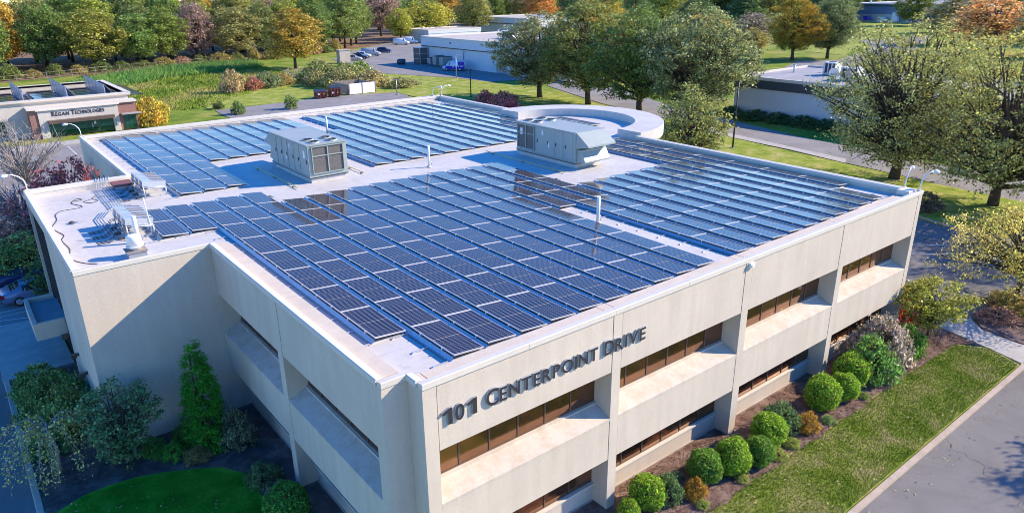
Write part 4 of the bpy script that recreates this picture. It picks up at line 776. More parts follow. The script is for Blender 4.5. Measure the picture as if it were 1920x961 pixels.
# trees and shrubs beyond the wing
BARE = lib(330, 'vase', 3.2, 1.8, 7.5, 60, 3, 0.07, 0.3, limbs=60, r_trunk=0.13, twigs=8, branch_mat=M_palebark, hollow=0.4)
plant('bare_tree', BARE, -3.2, 66, 8.4, 4.2, (0.20, 0.12, 0.10), 'leafless pale tree in the parking lot before the brick office', 'tree', None, 0.3)
plant('bare_tree', BARE, -4.9, 52, 6.2, 3.2, (0.22, 0.10, 0.10), 'smaller leafless tree with a few dull red leaves behind the wing', 'tree', None, 1.9)
PURP = [lib(340+i, 'oval', 1.8, 0.6, 6, 150, 22, 0.12, 0.36, limbs=60, r_trunk=0.08, twigs=2, hollow=0.3) for i in range(2)]
plant('purple_leaf_tree', PURP[0], -1.7, 46.5, 8.2, 1.9, (0.26, 0.06, 0.07), 'dark red leaved tree left of the rear roof, above the wing parapet', 'tree', None, 0, acc=0.06)
plant('purple_leaf_tree', PURP[1], -2.9, 49, 7.2, 1.8, (0.30, 0.07, 0.08), 'dark red leaved tree left of the first, beside the bare tree', 'tree', None, 2, acc=0.1)
plant('purple_leaf_tree', PURP[0], -1.25, 37.2, 9.3, 1.1, (0.20, 0.045, 0.05), 'narrow dark red tree rising in the roof notch by the conduits', 'tree', None, 3, acc=0.05)
for i, (x, y, h, r_, c, lab) in enumerate([(-5.0, 50, 5.4, 2.0, (0.28, 0.12, 0.12), 'dusky red shrub tree left of the wing corner lamp'), (-6.4, 47, 4.4, 1.9, (0.28, 0.16, 0.12), 'faded red shrub tree at the left photo edge'), (-5.6, 43.8, 3.7, 1.7, (0.24, 0.25, 0.07), 'yellow green shrub tree beside the wing, above the cars'), (-7.4, 43.5, 3.6, 1.6, (0.15, 0.2, 0.06), 'green shrub tree at the left edge above the cars'), (-5.2, 38.3, 3.1, 1.1, (0.045, 0.09, 0.03), 'dark green leafy branch tree overhanging the parked coupe')]):
    plant('lot_tree', PURP[i % 2], x, y, h, r_, c, lab, 'tree', None, i, acc=0.05)
# ground cover: grass, mulch chips, meadow reeds
def inside(P, poly):
    x, y = P[:, 0], P[:, 1]; r_ = np.zeros(len(P), bool); n = len(poly)
    for i in range(n):
        (x0, y0), (x1, y1) = poly[i], poly[(i+1) % n]
        c = ((y0 > y) != (y1 > y)) & (x < (x1-x0)*(y-y0)/((y1-y0) if y1 != y0 else 1e-9)+x0); r_ ^= c
    return r_
def cover(name, poly, n, seed, z, hgt, wid, mat, col=None, chips=False, kind='stuff'):
    rng = np.random.default_rng(seed); pa = np.array(poly); lo, hi = pa.min(0), pa.max(0)
    P = lo+rng.random((n*3, 2))*(hi-lo); P = P[inside(P, poly)][:n]; k = len(P); a = rng.random(k)*6.28
    C = np.column_stack([P, np.full(k, z)]); h = hgt*(0.5+rng.random(k))
    if chips:
        me = leaf_mesh(name, C+np.array([0, 0, 0.012]), rng.normal(size=(k, 3))*0.35+np.array([0, 0, 1]), h, rng, wid, mat)
    else:
        d = np.column_stack([np.cos(a), np.sin(a), np.zeros(k)]); le = np.column_stack([rng.normal(size=(k, 2))*0.5, np.ones(k)])
        V = np.stack([C-d*wid, C+d*wid, C+le*h[:, None]], 1).reshape(-1, 3).astype(np.float32)
        me = bpy.data.meshes.new(name); me.vertices.add(3*k); me.loops.add(3*k); me.polygons.add(k); me.vertices.foreach_set('co', V.ravel())
        me.loops.foreach_set('vertex_index', np.arange(3*k, dtype=np.int32)); me.polygons.foreach_set('loop_start', np.arange(0, 3*k, 3, dtype=np.int32)); me.polygons.foreach_set('loop_total', np.full(k, 3, dtype=np.int32))
        me.update(calc_edges=True); me.materials.append(mat)
    o = link(name, me); tag(o, kind=kind); return o
cover('grass', [(8, -6.02), (34.4, -6.02), (35.3, -4.3), (34.1, -2.75), (30, -2.75), (8, -2.6)], 70000, 1, 0.085, 0.06, 0.017, M_lawn)
cover('garden_grass', [(-8.5, 6), (-8.5, 13.2), (-7.2, 14.1), (-5.2, 14.0), (-3.1, 13.0), (-1.6, 11.4), (-1.5, 10.2), (-1.8, 8.2), (-2, 6)], 40000, 2, 0.11, 0.055, 0.015, M_lawn_deep)
cover('mulch_chips', [(8, -2.7), (34, -2.8), (35.5, -3.6), (35.9, -1.6), (33.3, 0.6), (8, 0.65)], 26000, 3, 0.1, 0.045, 0.4, M_mulch, chips=True)
cover('dark_mulch_chips', [(-8.5, 10), (-8.5, 27), (-5.6, 27), (-5.5, 17), (-0.05, 16.7), (-0.05, 6), (-2, 6), (-1.2, 11), (-3.1, 13.4), (-6.3, 14.5), (-8.3, 14)], 16000, 4, 0.09, 0.045, 0.4, M_mulch_dark, chips=True)
M_reed = grassm('reeds', [(0.34, (0.08, 0.20, 0.07)), (0.5, (0.15, 0.30, 0.06)), (0.66, (0.28, 0.34, 0.10))], 0.1)
cover('reeds', [(10, 166), (22, 182), (40, 196), (52, 199), (66, 196), (62, 180), (50, 176), (36, 172), (22, 160), (14, 152)], 16000, 5, -0.06, 1.1, 0.10, M_reed)
cover('meadow_grass', [(-20, 125), (28, 118), (50, 141), (60, 156), (66, 195), (40, 190), (10, 160), (-20, 150)], 22000, 6, -0.06, 0.45, 0.08, M_meadow)
M_dry = grassm('dry_grass', [(0.34, (0.17, 0.14, 0.06)), (0.5, (0.27, 0.21, 0.11)), (0.66, (0.16, 0.17, 0.06))], 0.2)
cover('dry_grass', [(20, 190), (42, 199), (62, 203), (66, 197), (42, 193), (24, 183)], 6000, 7, -0.06, 0.9, 0.09, M_dry)
fl = np.random.default_rng(8)
cover('fallen_leaves', [(-8.4, 6), (-8.4, 14), (-3, 14), (-1.5, 6)], 260, 9, 0.15, 0.04, 0.7, flat('fallen_leaf', (0.42, 0.36, 0.18), 0.8), chips=True)
cover('lawn_leaves', [(8, -5.9), (34, -5.9), (35, -4.3), (34, -2.9), (8, -2.9)], 240, 12, 0.13, 0.045, 0.7, bpy.data.materials['fallen_leaf'], chips=True)
cover('road_debris', [(10, -7.4), (34, -7.4), (34, -6.4), (10, -6.4)], 160, 13, 0.0, 0.04, 0.7, bpy.data.materials['fallen_leaf'], chips=True)
# ------------------------------------------------------------------ vehicles
def car(label, loc, rz, col, kind='sedan', group=None, name='parked_car', extra=None):
    t = empty(name, loc, label, 'van' if 'van' in kind else 'car', group, rz)
    P = {'sedan': (4.6, 0.9, [(-2.3, .5, .62, .62), (-2.22, .3, .95, .95), (-1.75, .28, 1.0, 1.02), (-1.1, .25, .98, 1.36), (-.3, .22, .95, 1.43), (.35, .22, .93, 1.38), (1.1, .24, .92, .94), (2.0, .3, .78, .78), (2.28, .4, .55, .55)]),
         'suv': (4.6, 0.93, [(-2.3, .5, .8, .8), (-2.25, .35, 1.05, 1.1), (-1.95, .3, 1.08, 1.6), (-1.0, .28, 1.06, 1.72), (.1, .28, 1.04, 1.68), (.45, .28, 1.02, 1.6), (1.15, .3, 1.05, 1.06), (2.05, .35, .92, .92), (2.3, .45, .65, .65)]),
         'van': (5.9, 1.02, [(-2.95, .5, 1.1, 1.1), (-2.92, .4, 1.2, 2.2), (-2.75, .35, 1.25, 2.35), (-1.0, .32, 1.25, 2.42), (.9, .32, 1.25, 2.38), (1.25, .32, 1.25, 2.2), (2.05, .35, 1.25, 1.27), (2.8, .4, 1.02, 1.02), (2.95, .5, .7, .7)])}[kind]
    L, hw, st = P; body = MB(); gl = MB(); V = []
    for (x, zl, zb, zr) in st:
        tap = 0.86 if abs(x) > L/2-0.12 else 1.0; hr = hw*(0.78 if kind != 'van' else 0.9) if zr > zb+0.05 else hw*0.93
        V.append([(x, -hw*0.9*tap, zl), (x, -hw*tap, zl+0.18), (x, -hw*tap*0.99, zb), (x, -hr*tap, zr), (x, hr*tap, zr), (x, hw*tap*0.99, zb), (x, hw*tap, zl+0.18), (x, hw*0.9*tap, zl)])
    for i in range(len(st)-1):
        a, b = V[i], V[i+1]; hi0, hi1 = st[i][3] > st[i][2]+0.2, st[i+1][3] > st[i+1][2]+0.2
        for j in range(7):
            q = [a[j], b[j], b[j+1], a[j+1]]
            glass = (j in (2, 4) and hi0 and hi1 and (kind != 'van' or i in (4,))) or (j == 3 and (hi0 != hi1) and (kind != 'van' or i > 3))
            body.add(q, [(0, 1, 2, 3)], 0, not glass)
            if glass:
                c = sum((Vector(v) for v in q), Vector())/4; nn = (Vector(q[1])-Vector(q[0])).cross(Vector(q[3])-Vector(q[0])).normalized(); nn = nn if nn.z > 0 else -nn
                gl.add([c+(Vector(v)-c)*0.86+nn*0.012 for v in q], [(0, 1, 2, 3)])
        q = [a[7], b[7], b[0], a[0]]; body.add(q, [(0, 1, 2, 3)])
    body.add(V[0], [tuple(range(8))]); body.add(V[-1], [tuple(range(8))])
    me = body.mesh('body', col); bm = bmesh.new(); bm.from_mesh(me); bmesh.ops.remove_doubles(bm, verts=bm.verts, dist=0.0005); bmesh.ops.recalc_face_normals(bm, faces=bm.faces); bm.to_mesh(me); bm.free()
    link('body', me, t); gl.build('window', M_carglass, t)
    wr = 0.33 if kind == 'sedan' else 0.37
    for wx in (-L*0.29, L*0.31):
        for s in (-1, 1):
            w = MB().tube([(wx, s*(hw-0.2), wr), (wx, s*(hw+0.015), wr)], wr, 18).build('wheel', M_tyre, t)
            MB().tube([(wx, s*(hw+0.016), wr), (wx, s*(hw+0.03), wr)], [wr*0.66, wr*0.55], 12).build('rim', M_rim, w)
    for s in (-1, 1):
        x = st[-2][0]; MB().box(x+0.0, s*hw*0.62-0.17, st[-2][2]-0.2, x+0.2, s*hw*0.62+0.17, st[-2][2]-0.07).build('headlight', M_lamp, t)
        x = st[0][0]; z = st[1][2]-0.12; MB().box(x-0.02, s*hw*0.76-0.13, z-0.14, x+0.2, s*hw*0.76+0.13, z+0.1).build('tail_light', M_tail, t)
    MB().box(-L/2-0.04, -hw*0.75, 0.35, -L/2+0.12, hw*0.75, 0.5).box(L/2-0.1, -hw*0.75, 0.33, L/2+0.05, hw*0.75, 0.47).build('bumper', M_hvac_dark, t)
    if extra: extra(t)
    return t
P_silver = carpaint('silver_paint', (0.42, 0.43, 0.45)); P_blue = carpaint('steel_blue_paint_and_shade', (0.13, 0.20, 0.34)); P_navy = carpaint('navy_paint', (0.02, 0.035, 0.12)); P_white = carpaint('white_car_paint', (0.75, 0.75, 0.75)); P_black = carpaint('black_car_paint', (0.03, 0.03, 0.035)); P_royal = carpaint('royal_blue_wrap', (0.012, 0.02, 0.42)); P_gold = carpaint('pale_gold_paint', (0.45, 0.42, 0.36))
car('steel blue parked coupe with its red tail light at the left edge beside the canopy', (-5.6, 39.55, 0.004), 0, P_blue)
car('blue parked car behind the coupe, mostly under leaves', (-6.0, 43.0, 0.004), 0, P_navy)
car('pale car parked farther back under the left trees', (-6.3, 46.3, 0.004), 0, P_silver)
H1 = R(-36)
car('silver parked crossover nearest the concrete block', (88.6, 179.3, 0.01), H1, P_gold, 'suv', 'vehicles parked beside the service yard')
car('dark parked crossover behind the silver one', (92.2, 182.6, 0.01), H1, P_black, 'suv', 'vehicles parked beside the service yard')
car('white parked car tucked behind the dark crossover', (95.3, 186.4, 0.01), H1, P_white, 'suv', 'vehicles parked beside the service yard')
car('grey and white parked van in the row beside the service yard', (99.5, 189.5, 0.01), H1, P_silver, 'van', 'vehicles parked beside the service yard', 'parked_van')
car('navy parked car at the far end of the row', (108.5, 197.5, 0.01), H1, P_navy, 'suv', 'vehicles parked beside the service yard')
car('white cargo van parked by the yellow tree, the nearer one', (129.8, 223.2, 0.01), H1, P_white, 'van', None, 'parked_van')
car('white van behind the nearer cargo van', (135.5, 226.5, 0.01), H1, P_white, 'van', None, 'parked_van')
def wrap(t):
    MB().box(-2.9, 1.03, 0.45, 2.1, 1.045, 1.25).box(-2.9, 0.99, 1.3, -1.2, 1.01, 2.25).build('blue_wrap_panel', P_royal, t)
    MB().box(-0.2, 1.046, 0.9, 0.3, 1.05, 1.1).box(-1.0, 1.046, 0.95, -0.4, 1.05, 1.08).box(-1.5, 1.046, 0.9, -1.15, 1.05, 1.1).box(-2.4, 1.046, 1.0, -1.8, 1.05, 1.12).build('white_lettering', M_white, t)
car('royal blue and white delivery van in the warehouse shade', (95.2, 137.6, 0.01), R(128), P_white, 'van', None, 'parked_van', wrap)
car('white parked car seen through the yellow tree at the right edge', (54.3, 0.4, 0.06), R(100), P_white, 'sedan')
car('white pickup bonnet glimpsed between the two right trees', (130, 25.5, 0.06), R(80), P_white, 'suv')
# ------------------------------------------------------------------ lamp posts
def lamp(x, y, h, label, mat, arm=0.9, rz=0):
    t = empty('lamp_post', (x, y, 0), label, 'lamp post', None, rz)
    MB().tube([(0, 0, 0), (0, 0, h)], [0.11, 0.08], 8).build('pole', mat, t)
    MB().box(-0.05, -0.05, h, arm, 0.05, h+0.06).box(arm-0.6, -0.17, h-0.05, arm, 0.17, h-0.001).build('lamp_head', M_galv if mat is not M_blackpole else mat, t); MB().box(-0.22, -0.22, 0, 0.22, 0.22, 0.12).build('base', M_concrete, t)
lamp(69.75, 37.4, 8.3, 'tall dark lamp post on the lawn before the pale warehouse', M_blackpole, 0.5, R(120))
lamp(70.6, 96.0, 5.2, 'black lamp post behind the rear right roof edge', M_blackpole, 0.3)
lamp(86.3, 123.8, 5.2, 'grey lamp post at the edge of the service yard by the blue van', M_galv, 1.1, R(-50))
lamp(62.5, 109.5, 2.9, 'short grey lamp post right behind the rear roof edge', M_galv, 0.8, R(140))
# ------------------------------------------------------------------ bins, enclosure, rails
def bin_(x, y, h, label):
    t = empty('dumpster', (x, y, 0), label, 'dumpster', 'dumpsters by the rear drive', R(-8))
    MB().prism([(-0.75, 0.15), (0.8, 0.15), (0.9, h), (-0.9, h-0.25)], -1.05, 1.05, 'x').build('bin_body', M_bin, t)
    MB().prism([(-0.92, h-0.24), (0.92, h+0.01), (0.92, h+0.07), (-0.92, h-0.18)], -1.08, -0.01, 'x').build('lid', M_bin_lid, t); MB().prism([(-0.92, h-0.24), (0.92, h+0.01), (0.92, h+0.07), (-0.92, h-0.18)], 0.01, 1.08, 'x').build('lid', M_bin_lid, t)
    for s in (-1, 1): MB().box(min(s*1.05, s*1.2), -0.4, 0.7, max(s*1.05, s*1.2), 0.4, 0.9).build('fork_pocket', M_bin, t)
    MB().box(-0.75, -0.935, 0.72, -0.35, -0.86, 1.0).build('notice', M_white, t); MB().box(0.2, -0.945, 0.75, 0.45, -0.86, 0.95).build('notice', M_yellow, t)
    for k in range(4): MB().box(-0.98+k*0.62, -0.97, 0.2, -0.9+k*0.62, -0.8, h-0.3).build('rib', M_bin, t)
bin_(49.4, 115.6, 1.55, 'dark red dumpster, the left and lower of two')
bin_(52.4, 115.9, 1.95, 'dark red dumpster with blue black lid against the enclosure')
t = empty('bin_enclosure', (58.2, 119, 0), 'wooden bin enclosure with two white gates', 'enclosure')
for i, (x0, x1) in enumerate(((-2.75, -0.1), (0.05, 2.75))):
    g = MB().box(x0, -3.55, 0.12, x1, -3.47, 2.15).build('gate', M_white, t); MB().box(x0+0.05, -3.46, 0.3, x1-0.05, -3.42, 0.42).box(x0+0.05, -3.46, 1.8, x1-0.05, -3.42, 1.92).build('gate_rail', M_galv, g)
for x in (-2.9, -0.02, 2.9): MB().box(x-0.07, -3.6, 0, x+0.07, -3.45, 2.25).build('gate_post', M_wood, t)
for k in range(26):
    for x in (-2.85, 2.85): MB().box(x-0.03, -3.4+k*0.27, 0.08, x+0.03, -3.4+k*0.27+0.22, 2.0).build('slat', M_wood, t)
for k in range(20): MB().box(-2.8+k*0.28, 3.6, 0.08, -2.8+k*0.28+0.23, 3.66, 2.0).build('slat', M_wood, t)
for x in (-2.78, 2.78): MB().box(x-0.04, -3.4, 1.6, x+0.04, 3.6, 1.7).build('slat_rail', M_wood, t)
t = empty('wooden_pen', (58.5, 148, 0), 'grey wooden rail pen with open gate at the meadow edge', 'fence')
pp = [(-3.2, 0.2), (-0.6, -2.6), (0.3, -2.9), (3.4, -0.4), (1.5, 2.5), (-1.0, 2.8)]
for (x, y) in pp: MB().box(x-0.1, y-0.1, 0, x+0.1, y+0.1, 2.3).build('post', M_wood, t)
for a, b in zip(pp, pp[1:]+pp[:1]):
    if a == pp[1]: continue
    for z in (0.5, 1.3, 2.05): MB().tube([(*a, z), (*b, z)], 0.06, 4).build('rail', M_wood, t)
    for k in range(1, 4): x, y = a[0]+(b[0]-a[0])*k/4, a[1]+(b[1]-a[1])*k/4; MB().tube([(x, y, 0.1), (x, y, 2.1)], 0.045, 4).build('picket', M_wood, t)
MB().tube([(-2.0, -1.1, 0.3), (1.0, 0.2, 2.9)], 0.07, 5).build('brace', M_wood, t)
t = empty('concrete_block', (83.8, 176, 0), 'tan masonry pier left of the parked crossovers', 'pier'); MB().box(-1.6, -1, 0, 1.6, 1, 3.4).build('shaft', M_tanroof, t); MB().box(-1.75, -1.15, 3.4, 1.75, 1.15, 3.6).build('cap', M_concrete, t)
t = empty('post_and_rail_fence', (25, 197, 0), 'dark post and rail fence along the foot of the wood', 'fence')
F = [(-28, -10), (-14, -7), (3, 1), (28, 5), (40, 9), (55, 13)]
for a, b in zip(F[:-1], F[1:]):
    L_ = math.dist(a, b); n = max(2, int(L_/3))
    for k in range(n): x, y = a[0]+(b[0]-a[0])*k/n, a[1]+(b[1]-a[1])*k/n; MB().box(x-0.07, y-0.07, 0, x+0.07, y+0.07, 1.7).build('post', M_wood, t)
    for z in (0.7, 1.5): MB().tube([(*a, z), (*b, z)], 0.04, 4).build('rail', M_wood, t)
# ------------------------------------------------------------------ brick office on the left
t = empty('brick_office', (4, 112, 0), 'low pale office with brick entrance, lettered front and solar panels on its roof', 'building'); o_ = (-4, -112, 0)
def rb(mb, name, mat, parent=None, label=None):
    q = mb.build(name, mat, parent or t, o_ if parent is None else (0, 0, 0)); return q
rb(MB().box(-24, 107.3, 0, 14.7, 107.6, 5.2).box(-24, 126.6, 0, 14.7, 126.9, 5.2).box(14.4, 107.6, 0, 14.7, 126.6, 5.2).box(-24, 107.6, 0, -23.7, 126.6, 5.2), 'wall', M_rwall)
rb(MB().box(-23.6, 107.7, 4.0, 14.3, 126.5, 4.1), 'roof', M_greyroof)
rb(MB().prism([(107.3, 4.7), (106.9, 4.95), (106.85, 5.25), (107.6, 5.25), (107.6, 4.7)], -24.4, 15.1, 'x').prism([(14.7, 4.7), (15.1, 4.95), (15.15, 5.25), (14.4, 5.25), (14.4, 4.7)], 107.3, 127.3, 'y').box(-24.4, 126.6, 4.9, 14.4, 127.3, 5.25), 'cornice', M_coping)
rb(MB().box(1.4, 105, 0, 2.42, 107.3, 4.05), 'brick_pier', M_brick); rb(MB().box(12.62, 105, 0, 15.1, 107.3, 4.05), 'brick_pier', M_brick)
rb(MB().box(2.42, 104.85, 2.5, 12.62, 107.29, 3.9).box(2.42, 104.85, 0, 3.45, 107.29, 2.5).box(11.8, 104.85, 0, 12.62, 107.29, 2.5), 'portal_frame', M_rwall)
rb(MB().box(1.2, 104.7, 4.05, 15.3, 107.28, 4.3).box(2.2, 104.6, 3.9, 12.85, 105.2, 4.048), 'portal_cornice', M_coping)
rb(MB().box(3.45, 104.0, 2.05, 11.9, 104.84, 2.5), 'awning', M_mull)
w = rb(MB().box(3.45, 105.5, 0.06, 11.8, 105.6, 2.5), 'window', M_mull)
for k in range(5): rb(MB().box(3.5+k*1.66, 105.44, 0.15, 5.08+k*1.66, 105.49, 2.3), 'pane', M_green_glass, w)
dr = rb(MB().box(8.2, 105.38, 0.1, 9.75, 105.43, 2.2), 'door', M_mull); rb(MB().box(8.3, 105.34, 0.2, 8.93, 105.37, 2.1).box(9.02, 105.34, 0.2, 9.65, 105.37, 2.1), 'door_glass', M_green_glass, dr); rb(MB().box(8.9, 105.26, 0.8, 8.94, 105.33, 1.5).box(9.0, 105.26, 0.8, 9.04, 105.33, 1.5), 'handle', M_alu, dr)
rb(MB().box(9.2, 105.3, 1.3, 9.5, 105.33, 1.7), 'notice', M_white)
w = rb(MB().box(13.2, 104.9, 0.1, 14.9, 104.99, 2.3), 'window', M_mull)
for k in range(3): rb(MB().box(13.25+k*0.55, 104.85, 0.2, 13.75+k*0.55, 104.89, 2.2), 'pane', M_green_glass, w)
rb(MB().box(12.9, 104.0, 2.35, 15.6, 104.98, 2.5), 'awning', M_greyroof)
for x in (-20, -15.2, -10.4, -5.6):
    w = rb(MB().box(x, 107.2, 0.5, x+4.1, 107.29, 2.7), 'window', M_mull)
    for k in range(3): rb(MB().box(x+0.08+k*1.34, 107.14, 0.6, x+1.36+k*1.34, 107.19, 2.6), 'pane', M_green_glass, w)
rb(MB().box(-6.0, 106.3, 2.75, -1.0, 107.28, 2.9), 'awning', M_greyroof)
for x in (3.15, 12.2): rb(MB().box(x-0.1, 104.7, 0.9, x+0.1, 104.84, 1.7), 'wall_lamp', M_galv)
letters([('R', 4.1, 4.5, 3.02, 0.64), ('EGAN', 4.58, 6.28, 3.02, 0.5), ('T', 6.5, 7.02, 3.02, 0.64), ('ECHNOLOGIES', 7.05, 10.8, 3.02, 0.5)], 104.83, t, o_, 0.03, M_letter, M_letter)
# its roof: louvred screens with panels between
for x in (-15, -9.5, -4.0, 1.5, 7.0, 12.0):
    s_ = rb(MB().prism([(x+0.1, 6.35), (x+1.5, 4.45), (x+1.5, 4.52), (x+0.1, 6.45)], 108.8, 125, 'y'), 'screen_sheet', M_galv)
    for k in range(12): rb(MB().box(x-0.03, 108.8, 4.5+k*0.16, x+0.03, 125, 4.6+k*0.16), 'louvre_slat', M_alu, s_)
    for k in range(6): rb(MB().box(x-0.06, 108.9+k*3.2, 4.1, x+0.09, 108.98+k*3.2, 6.42), 'louvre_post', M_galv, s_)
    for k in range(7): rb(MB().box(x+1.8, 109+k*2.3, 4.5, x+5.2, 110.9+k*2.3, 4.58), 'solar_panel', M_cell)
# ------------------------------------------------------------------ warehouses
def warehouse(name, x0, y0, x1, y1, h, band, bh, label, roof, wallm, cap):
    t = empty(name, ((x0+x1)/2, (y0+y1)/2, 0), label, 'building'); of = (-(x0+x1)/2, -(y0+y1)/2, 0)
    P = lambda mb, n, mt, par=None: mb.build(n, mt, par or t, of if par is None else (0, 0, 0))
    P(MB().box(x0, y0, -0.1, x1, y1, h-bh), 'wall', wallm)
    P(MB().box(x0-0.15, y0-0.15, h-bh, x1+0.15, y1+0.15, h-0.45), 'fascia_band', band)
    P(MB().box(x0+0.1, y0+0.1, h-0.45, x1-0.1, y1-0.1, h-0.3), 'roof', roof)
    q = MB(); q.box(x0-0.2, y0-0.2, h-0.45, x0+0.15, y1+0.2, h).box(x1-0.15, y0-0.2, h-0.45, x1+0.2, y1+0.2, h).box(x0+0.15, y0-0.2, h-0.45, x1-0.15, y0+0.15, h).box(x0+0.15, y1-0.15, h-0.45, x1-0.15, y1+0.2, h)
    P(q, 'parapet_cap', cap); return t, P
def acbox(x, y, z, sx, sy, sz, label, mat=None):
    q = empty('roof_condenser', (x, y, z), label, 'air conditioner', None, 0); MB().box(-sx, -sy, 0.1, sx, sy, sz).build('casing', mat or M_white, q)
    for k in range(3): MB().box(-sx-0.02, -sy+0.1+k*(2*sy-0.2)/3, 0.25, -sx-0.001, -sy+(k+0.85)*(2*sy-0.2)/3, sz-0.15).build('fin_panel', M_hvac_dark, q)
    MB().box(-sx, -sy, 0, sx, -sy+0.1, 0.1).box(-sx, sy-0.1, 0, sx, sy, 0.1).build('skid', M_galv, q); MB().cyl((0, 0), min(sx, sy)*0.6, sz+0.002, sz+0.06, 14).build('fan_guard', M_hvac_dark, q)
# pale warehouse on the right
wt, WP = warehouse('pale_warehouse', 92, 8, 113, 53.2, 6.1, M_blueband, 1.75, 'pale metal clad warehouse with dark fascia band behind the right trees', M_greyroof, M_metalwall, M_coping)
for k in range(11): WP(MB().box(91.97, 9+k*4.1, 0.32, 91.999, 9.03+k*4.1, 4.3), 'panel_joint', M_metalwall)
WP(MB().box(91.5, 8, -0.1, 91.95, 53.2, 0.3), 'footing', M_concrete)
acbox(104.5, 44.2, 5.8, 1.0, 1.0, 2.0, 'white cooling box on the pale warehouse roof, left of the pair'); acbox(100.5, 38.8, 5.8, 1.2, 1.3, 1.9, 'white cooling box on the pale warehouse roof, right of the pair')
for i, (x, y) in enumerate(((95.2, 38.9), (95.0, 36.3))):
    q = empty('satellite_dish', (x, y, 5.8), ['grey satellite dish at the warehouse roof edge, left of two', 'tan satellite dish at the warehouse roof edge, right of two'][i], 'satellite dish', None, R(200))
    MB().tube([(0, 0, 0), (0, 0, 1.2)], 0.05, 6).build('mast', M_galv, q); MB().tube([(0.25, 0, 1.5), (0.18, 0, 1.5), (0.05, 0, 1.5), (0, 0, 1.5)], [0.72, 0.6, 0.3, 0.05], 16, cap=False).build('dish', M_white if not i else M_tanroof, q); MB().tube([(0, 0, 1.2), (0.6, 0, 1.4)], 0.025, 5).build('feed_arm', M_galv, q)
for i, (x, y, h) in enumerate(((103.5, 50.2, 1.2), (108.5, 46.2, 1.4), (110.5, 40, 1.0))): q = empty('roof_vent', (x, y, 5.8), f'small vent stub on the pale warehouse roof, {OW[i]} from the left', 'vent', 'vent stubs on the pale warehouse roof'); MB().cyl((0, 0), 0.16, 0, h, 8).build('stub', M_pvc, q); MB().cyl((0, 0), 0.25, h, h+0.12, 8).build('cap', M_galv, q)
# pale blue grey warehouse behind the yard
wt, WP = warehouse('grey_warehouse', 99.6, 100, 140, 159.7, 7.2, M_metalwall, 2.4, 'long pale grey warehouse beyond the rear lawn, its side in shade', M_tanroof, M_metalwall, M_coping)
WP(MB().box(99.25, 99.8, 4.62, 99.6, 159.9, 4.79), 'drip_ledge', M_blueband); WP(MB().box(99.40, 145.3, 5.8, 99.46, 145.8, 6.2).box(99.3, 145.3, 5.9, 99.44, 145.7, 6.05), 'wall_lamp', M_blueband)
WP(MB().box(99.5, 122, 0.02, 99.59, 126, 3.4), 'loading_door', M_galv); WP(MB().tube([(99.3, 139.5, 0), (99.3, 139.5, 4.2), (99.5, 139.2, 4.3)], 0.06, 6), 'drain_pipe', M_blueband)
acbox(112, 136, 6.9, 1.4, 2.2, 2.0, 'wide white condenser on the grey warehouse roof'); acbox(117, 127.5, 6.9, 1.0, 1.2, 1.5, 'small blue grey condenser on the grey warehouse roof')
q = empty('roof_vent', (111, 140, 6.9), 'tall thin vent stack left of the wide condenser', 'vent'); MB().cyl((0, 0), 0.2, 0, 2.0, 8).build('stub', M_pvc, q); MB().cyl((0, 0), 0.28, 2.0, 2.15, 8).build('cap', M_galv, q)
for i, (x, y, s_, mt, lab) in enumerate([(98.0, 152.5, 1.0, M_galv, 'pale green tote bin at the warehouse wall, leftmost'), (98.0, 149.3, 1.3, M_hvac, 'pale green tote bin at the warehouse wall, middle one'), (98.0, 146, 1.3, M_hvac, 'pale green tote bin at the warehouse wall, nearest the blue van')]):
    q = empty('tote_bin', (x, y, 0), lab, 'bin', 'tote bins at the warehouse wall'); MB().prism([(-0.8, 0.5), (0.8, 0.5), (0.9, 2.0*s_), (-0.9, 2.0*s_)], -s_, s_, 'x').build('bin_body', mt, q); MB().box(-s_-0.05, -0.95, 2.0*s_, s_+0.05, 0.95, 2.0*s_+0.1).build('lid', M_hvac_dark, q)
    for sx in (-0.7, 0.7):
        for sy in (-0.7, 0.7): MB().box(sx*s_-0.06, sy-0.06, 0, sx*s_+0.06, sy+0.06, 0.5).build('leg', M_galv, q)
q = empty('pallet_rack', (98.0, 158, 0), 'tall wrapped rack at the warehouse corner', 'rack'); MB().box(-1.2, -1.6, 0.1, 1.2, 1.6, 4.2).build('wrapped_load', M_coil, q)
for sx in (-1.25, 1.25):
    for sy in (-1.65, 1.65): MB().box(sx-0.06, sy-0.06, 0, sx+0.06, sy+0.06, 4.5).build('rack_post', M_alu, q)
for z in (1.4, 2.8, 4.25): MB().box(-1.3, -1.7, z, 1.3, 1.7, z+0.08).build('rack_shelf', M_alu, q)
q = empty('steel_drum', (93.5, 160.5, 0), 'dark blue drum lying before the warehouse corner', 'drum'); MB().tube([(-0.7, 0.5, 0.75), (-0.7, 0.4, 0.75), (0.7, -0.5, 0.75)], [0.7, 0.75, 0.75], 14).build('drum_shell', M_blueband, q); MB().tube([(0.68, -0.48, 0.75), (0.74, -0.53, 0.75)], 0.6, 14).build('drum_lid', M_galv, q)
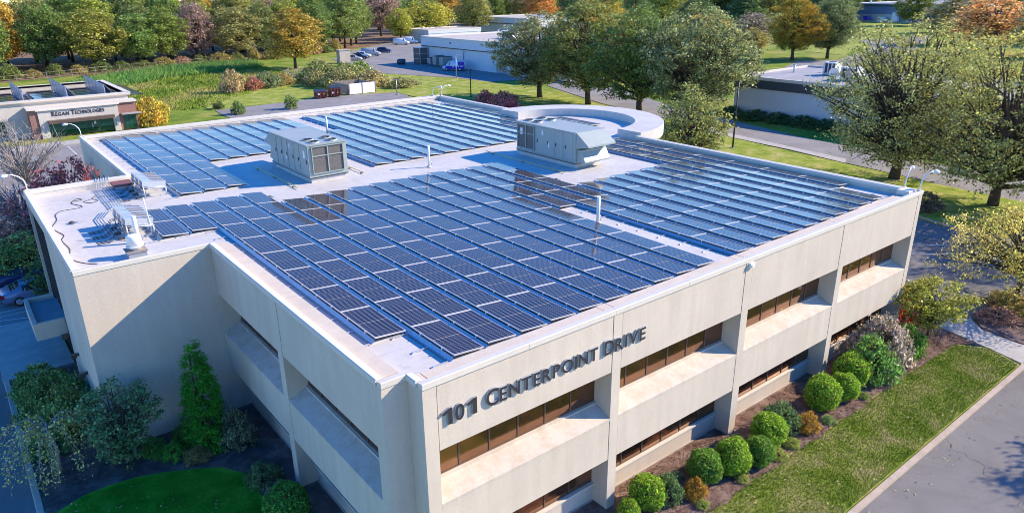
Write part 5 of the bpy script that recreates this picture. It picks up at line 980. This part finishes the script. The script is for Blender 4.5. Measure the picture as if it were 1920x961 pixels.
wt, WP = warehouse('low_annex', 141, 222, 165, 238, 4.8, M_metalwall, 1.4, 'low white annex behind the white vans', M_tanroof, M_metalwall, M_coping)
wt, WP = warehouse('far_warehouse', 200, 228, 235, 274, 6.6, M_metalwall, 2.4, 'far grey warehouse at the top edge behind the other one', M_tanroof, M_metalwall, M_coping)
WP(MB().box(199.5, 228, 3.9, 199.9, 274, 4.15), 'drip_ledge', M_blueband); WP(MB().box(199.6, 262, 4.9, 199.82, 266, 5.4), 'wall_sign', M_hvac_dark)
wt, WP = warehouse('blue_shaded_factory', 391, 128, 480, 192, 9.2, M_blueband, 1.6, 'blue shaded factory beyond the far lawn at the upper right', M_greyroof, P_blue, M_metalwall)  # blue wall colour stands in for the shade on the side seen
WP(MB().box(390.2, 160, -0.1, 390.99, 191.8, 3.8), 'lean_to', M_galv); WP(MB().box(390.3, 128.2, 0.2, 390.98, 158, 7.4), 'tarpaulin', P_royal)
for i, (y, mt, h) in enumerate(((186, P_royal, 3.6), (180, P_royal, 3.0), (171, M_white, 2.6), (165, M_pvc, 5.0))):
    q = empty('stored_machine', (387, y, 0), ['blue covered machine at the left of the factory yard', 'second blue covered machine in the factory yard', 'pale machine on a frame in the factory yard', 'tall white hopper in the factory yard'][i], 'machine')
    MB().prism([(-1.6, 0.8), (1.6, 0.8), (1.3, h), (-0.6, h)], -1.2, 1.2, 'x').build('machine_body', mt, q)
    for sx in (-1, 1):
        for sy in (-1.3, 1.3): MB().box(sx-0.1, sy-0.1, 0, sx+0.1, sy+0.1, 0.8).build('leg', M_alu, q)
for i, y in enumerate((183, 163, 150)): q = empty('roof_vent', (395, y, 8.9), f'white vent on the blue shaded factory roof, {OW[i]} from the left', 'vent', 'vents on the blue factory roof'); MB().cyl((0, 0), 0.5, 0, 1.6, 8).build('stub', M_white, q); MB().cyl((0, 0), 0.8, 1.6, 1.8, 8).build('cap', M_white, q)
wt, WP = warehouse('distant_shed', 446, 282, 500, 310, 6, M_blueband, 2.4, 'distant low shed with dark blue front left of the gold tree top', M_greyroof, M_metalwall, M_metalwall)
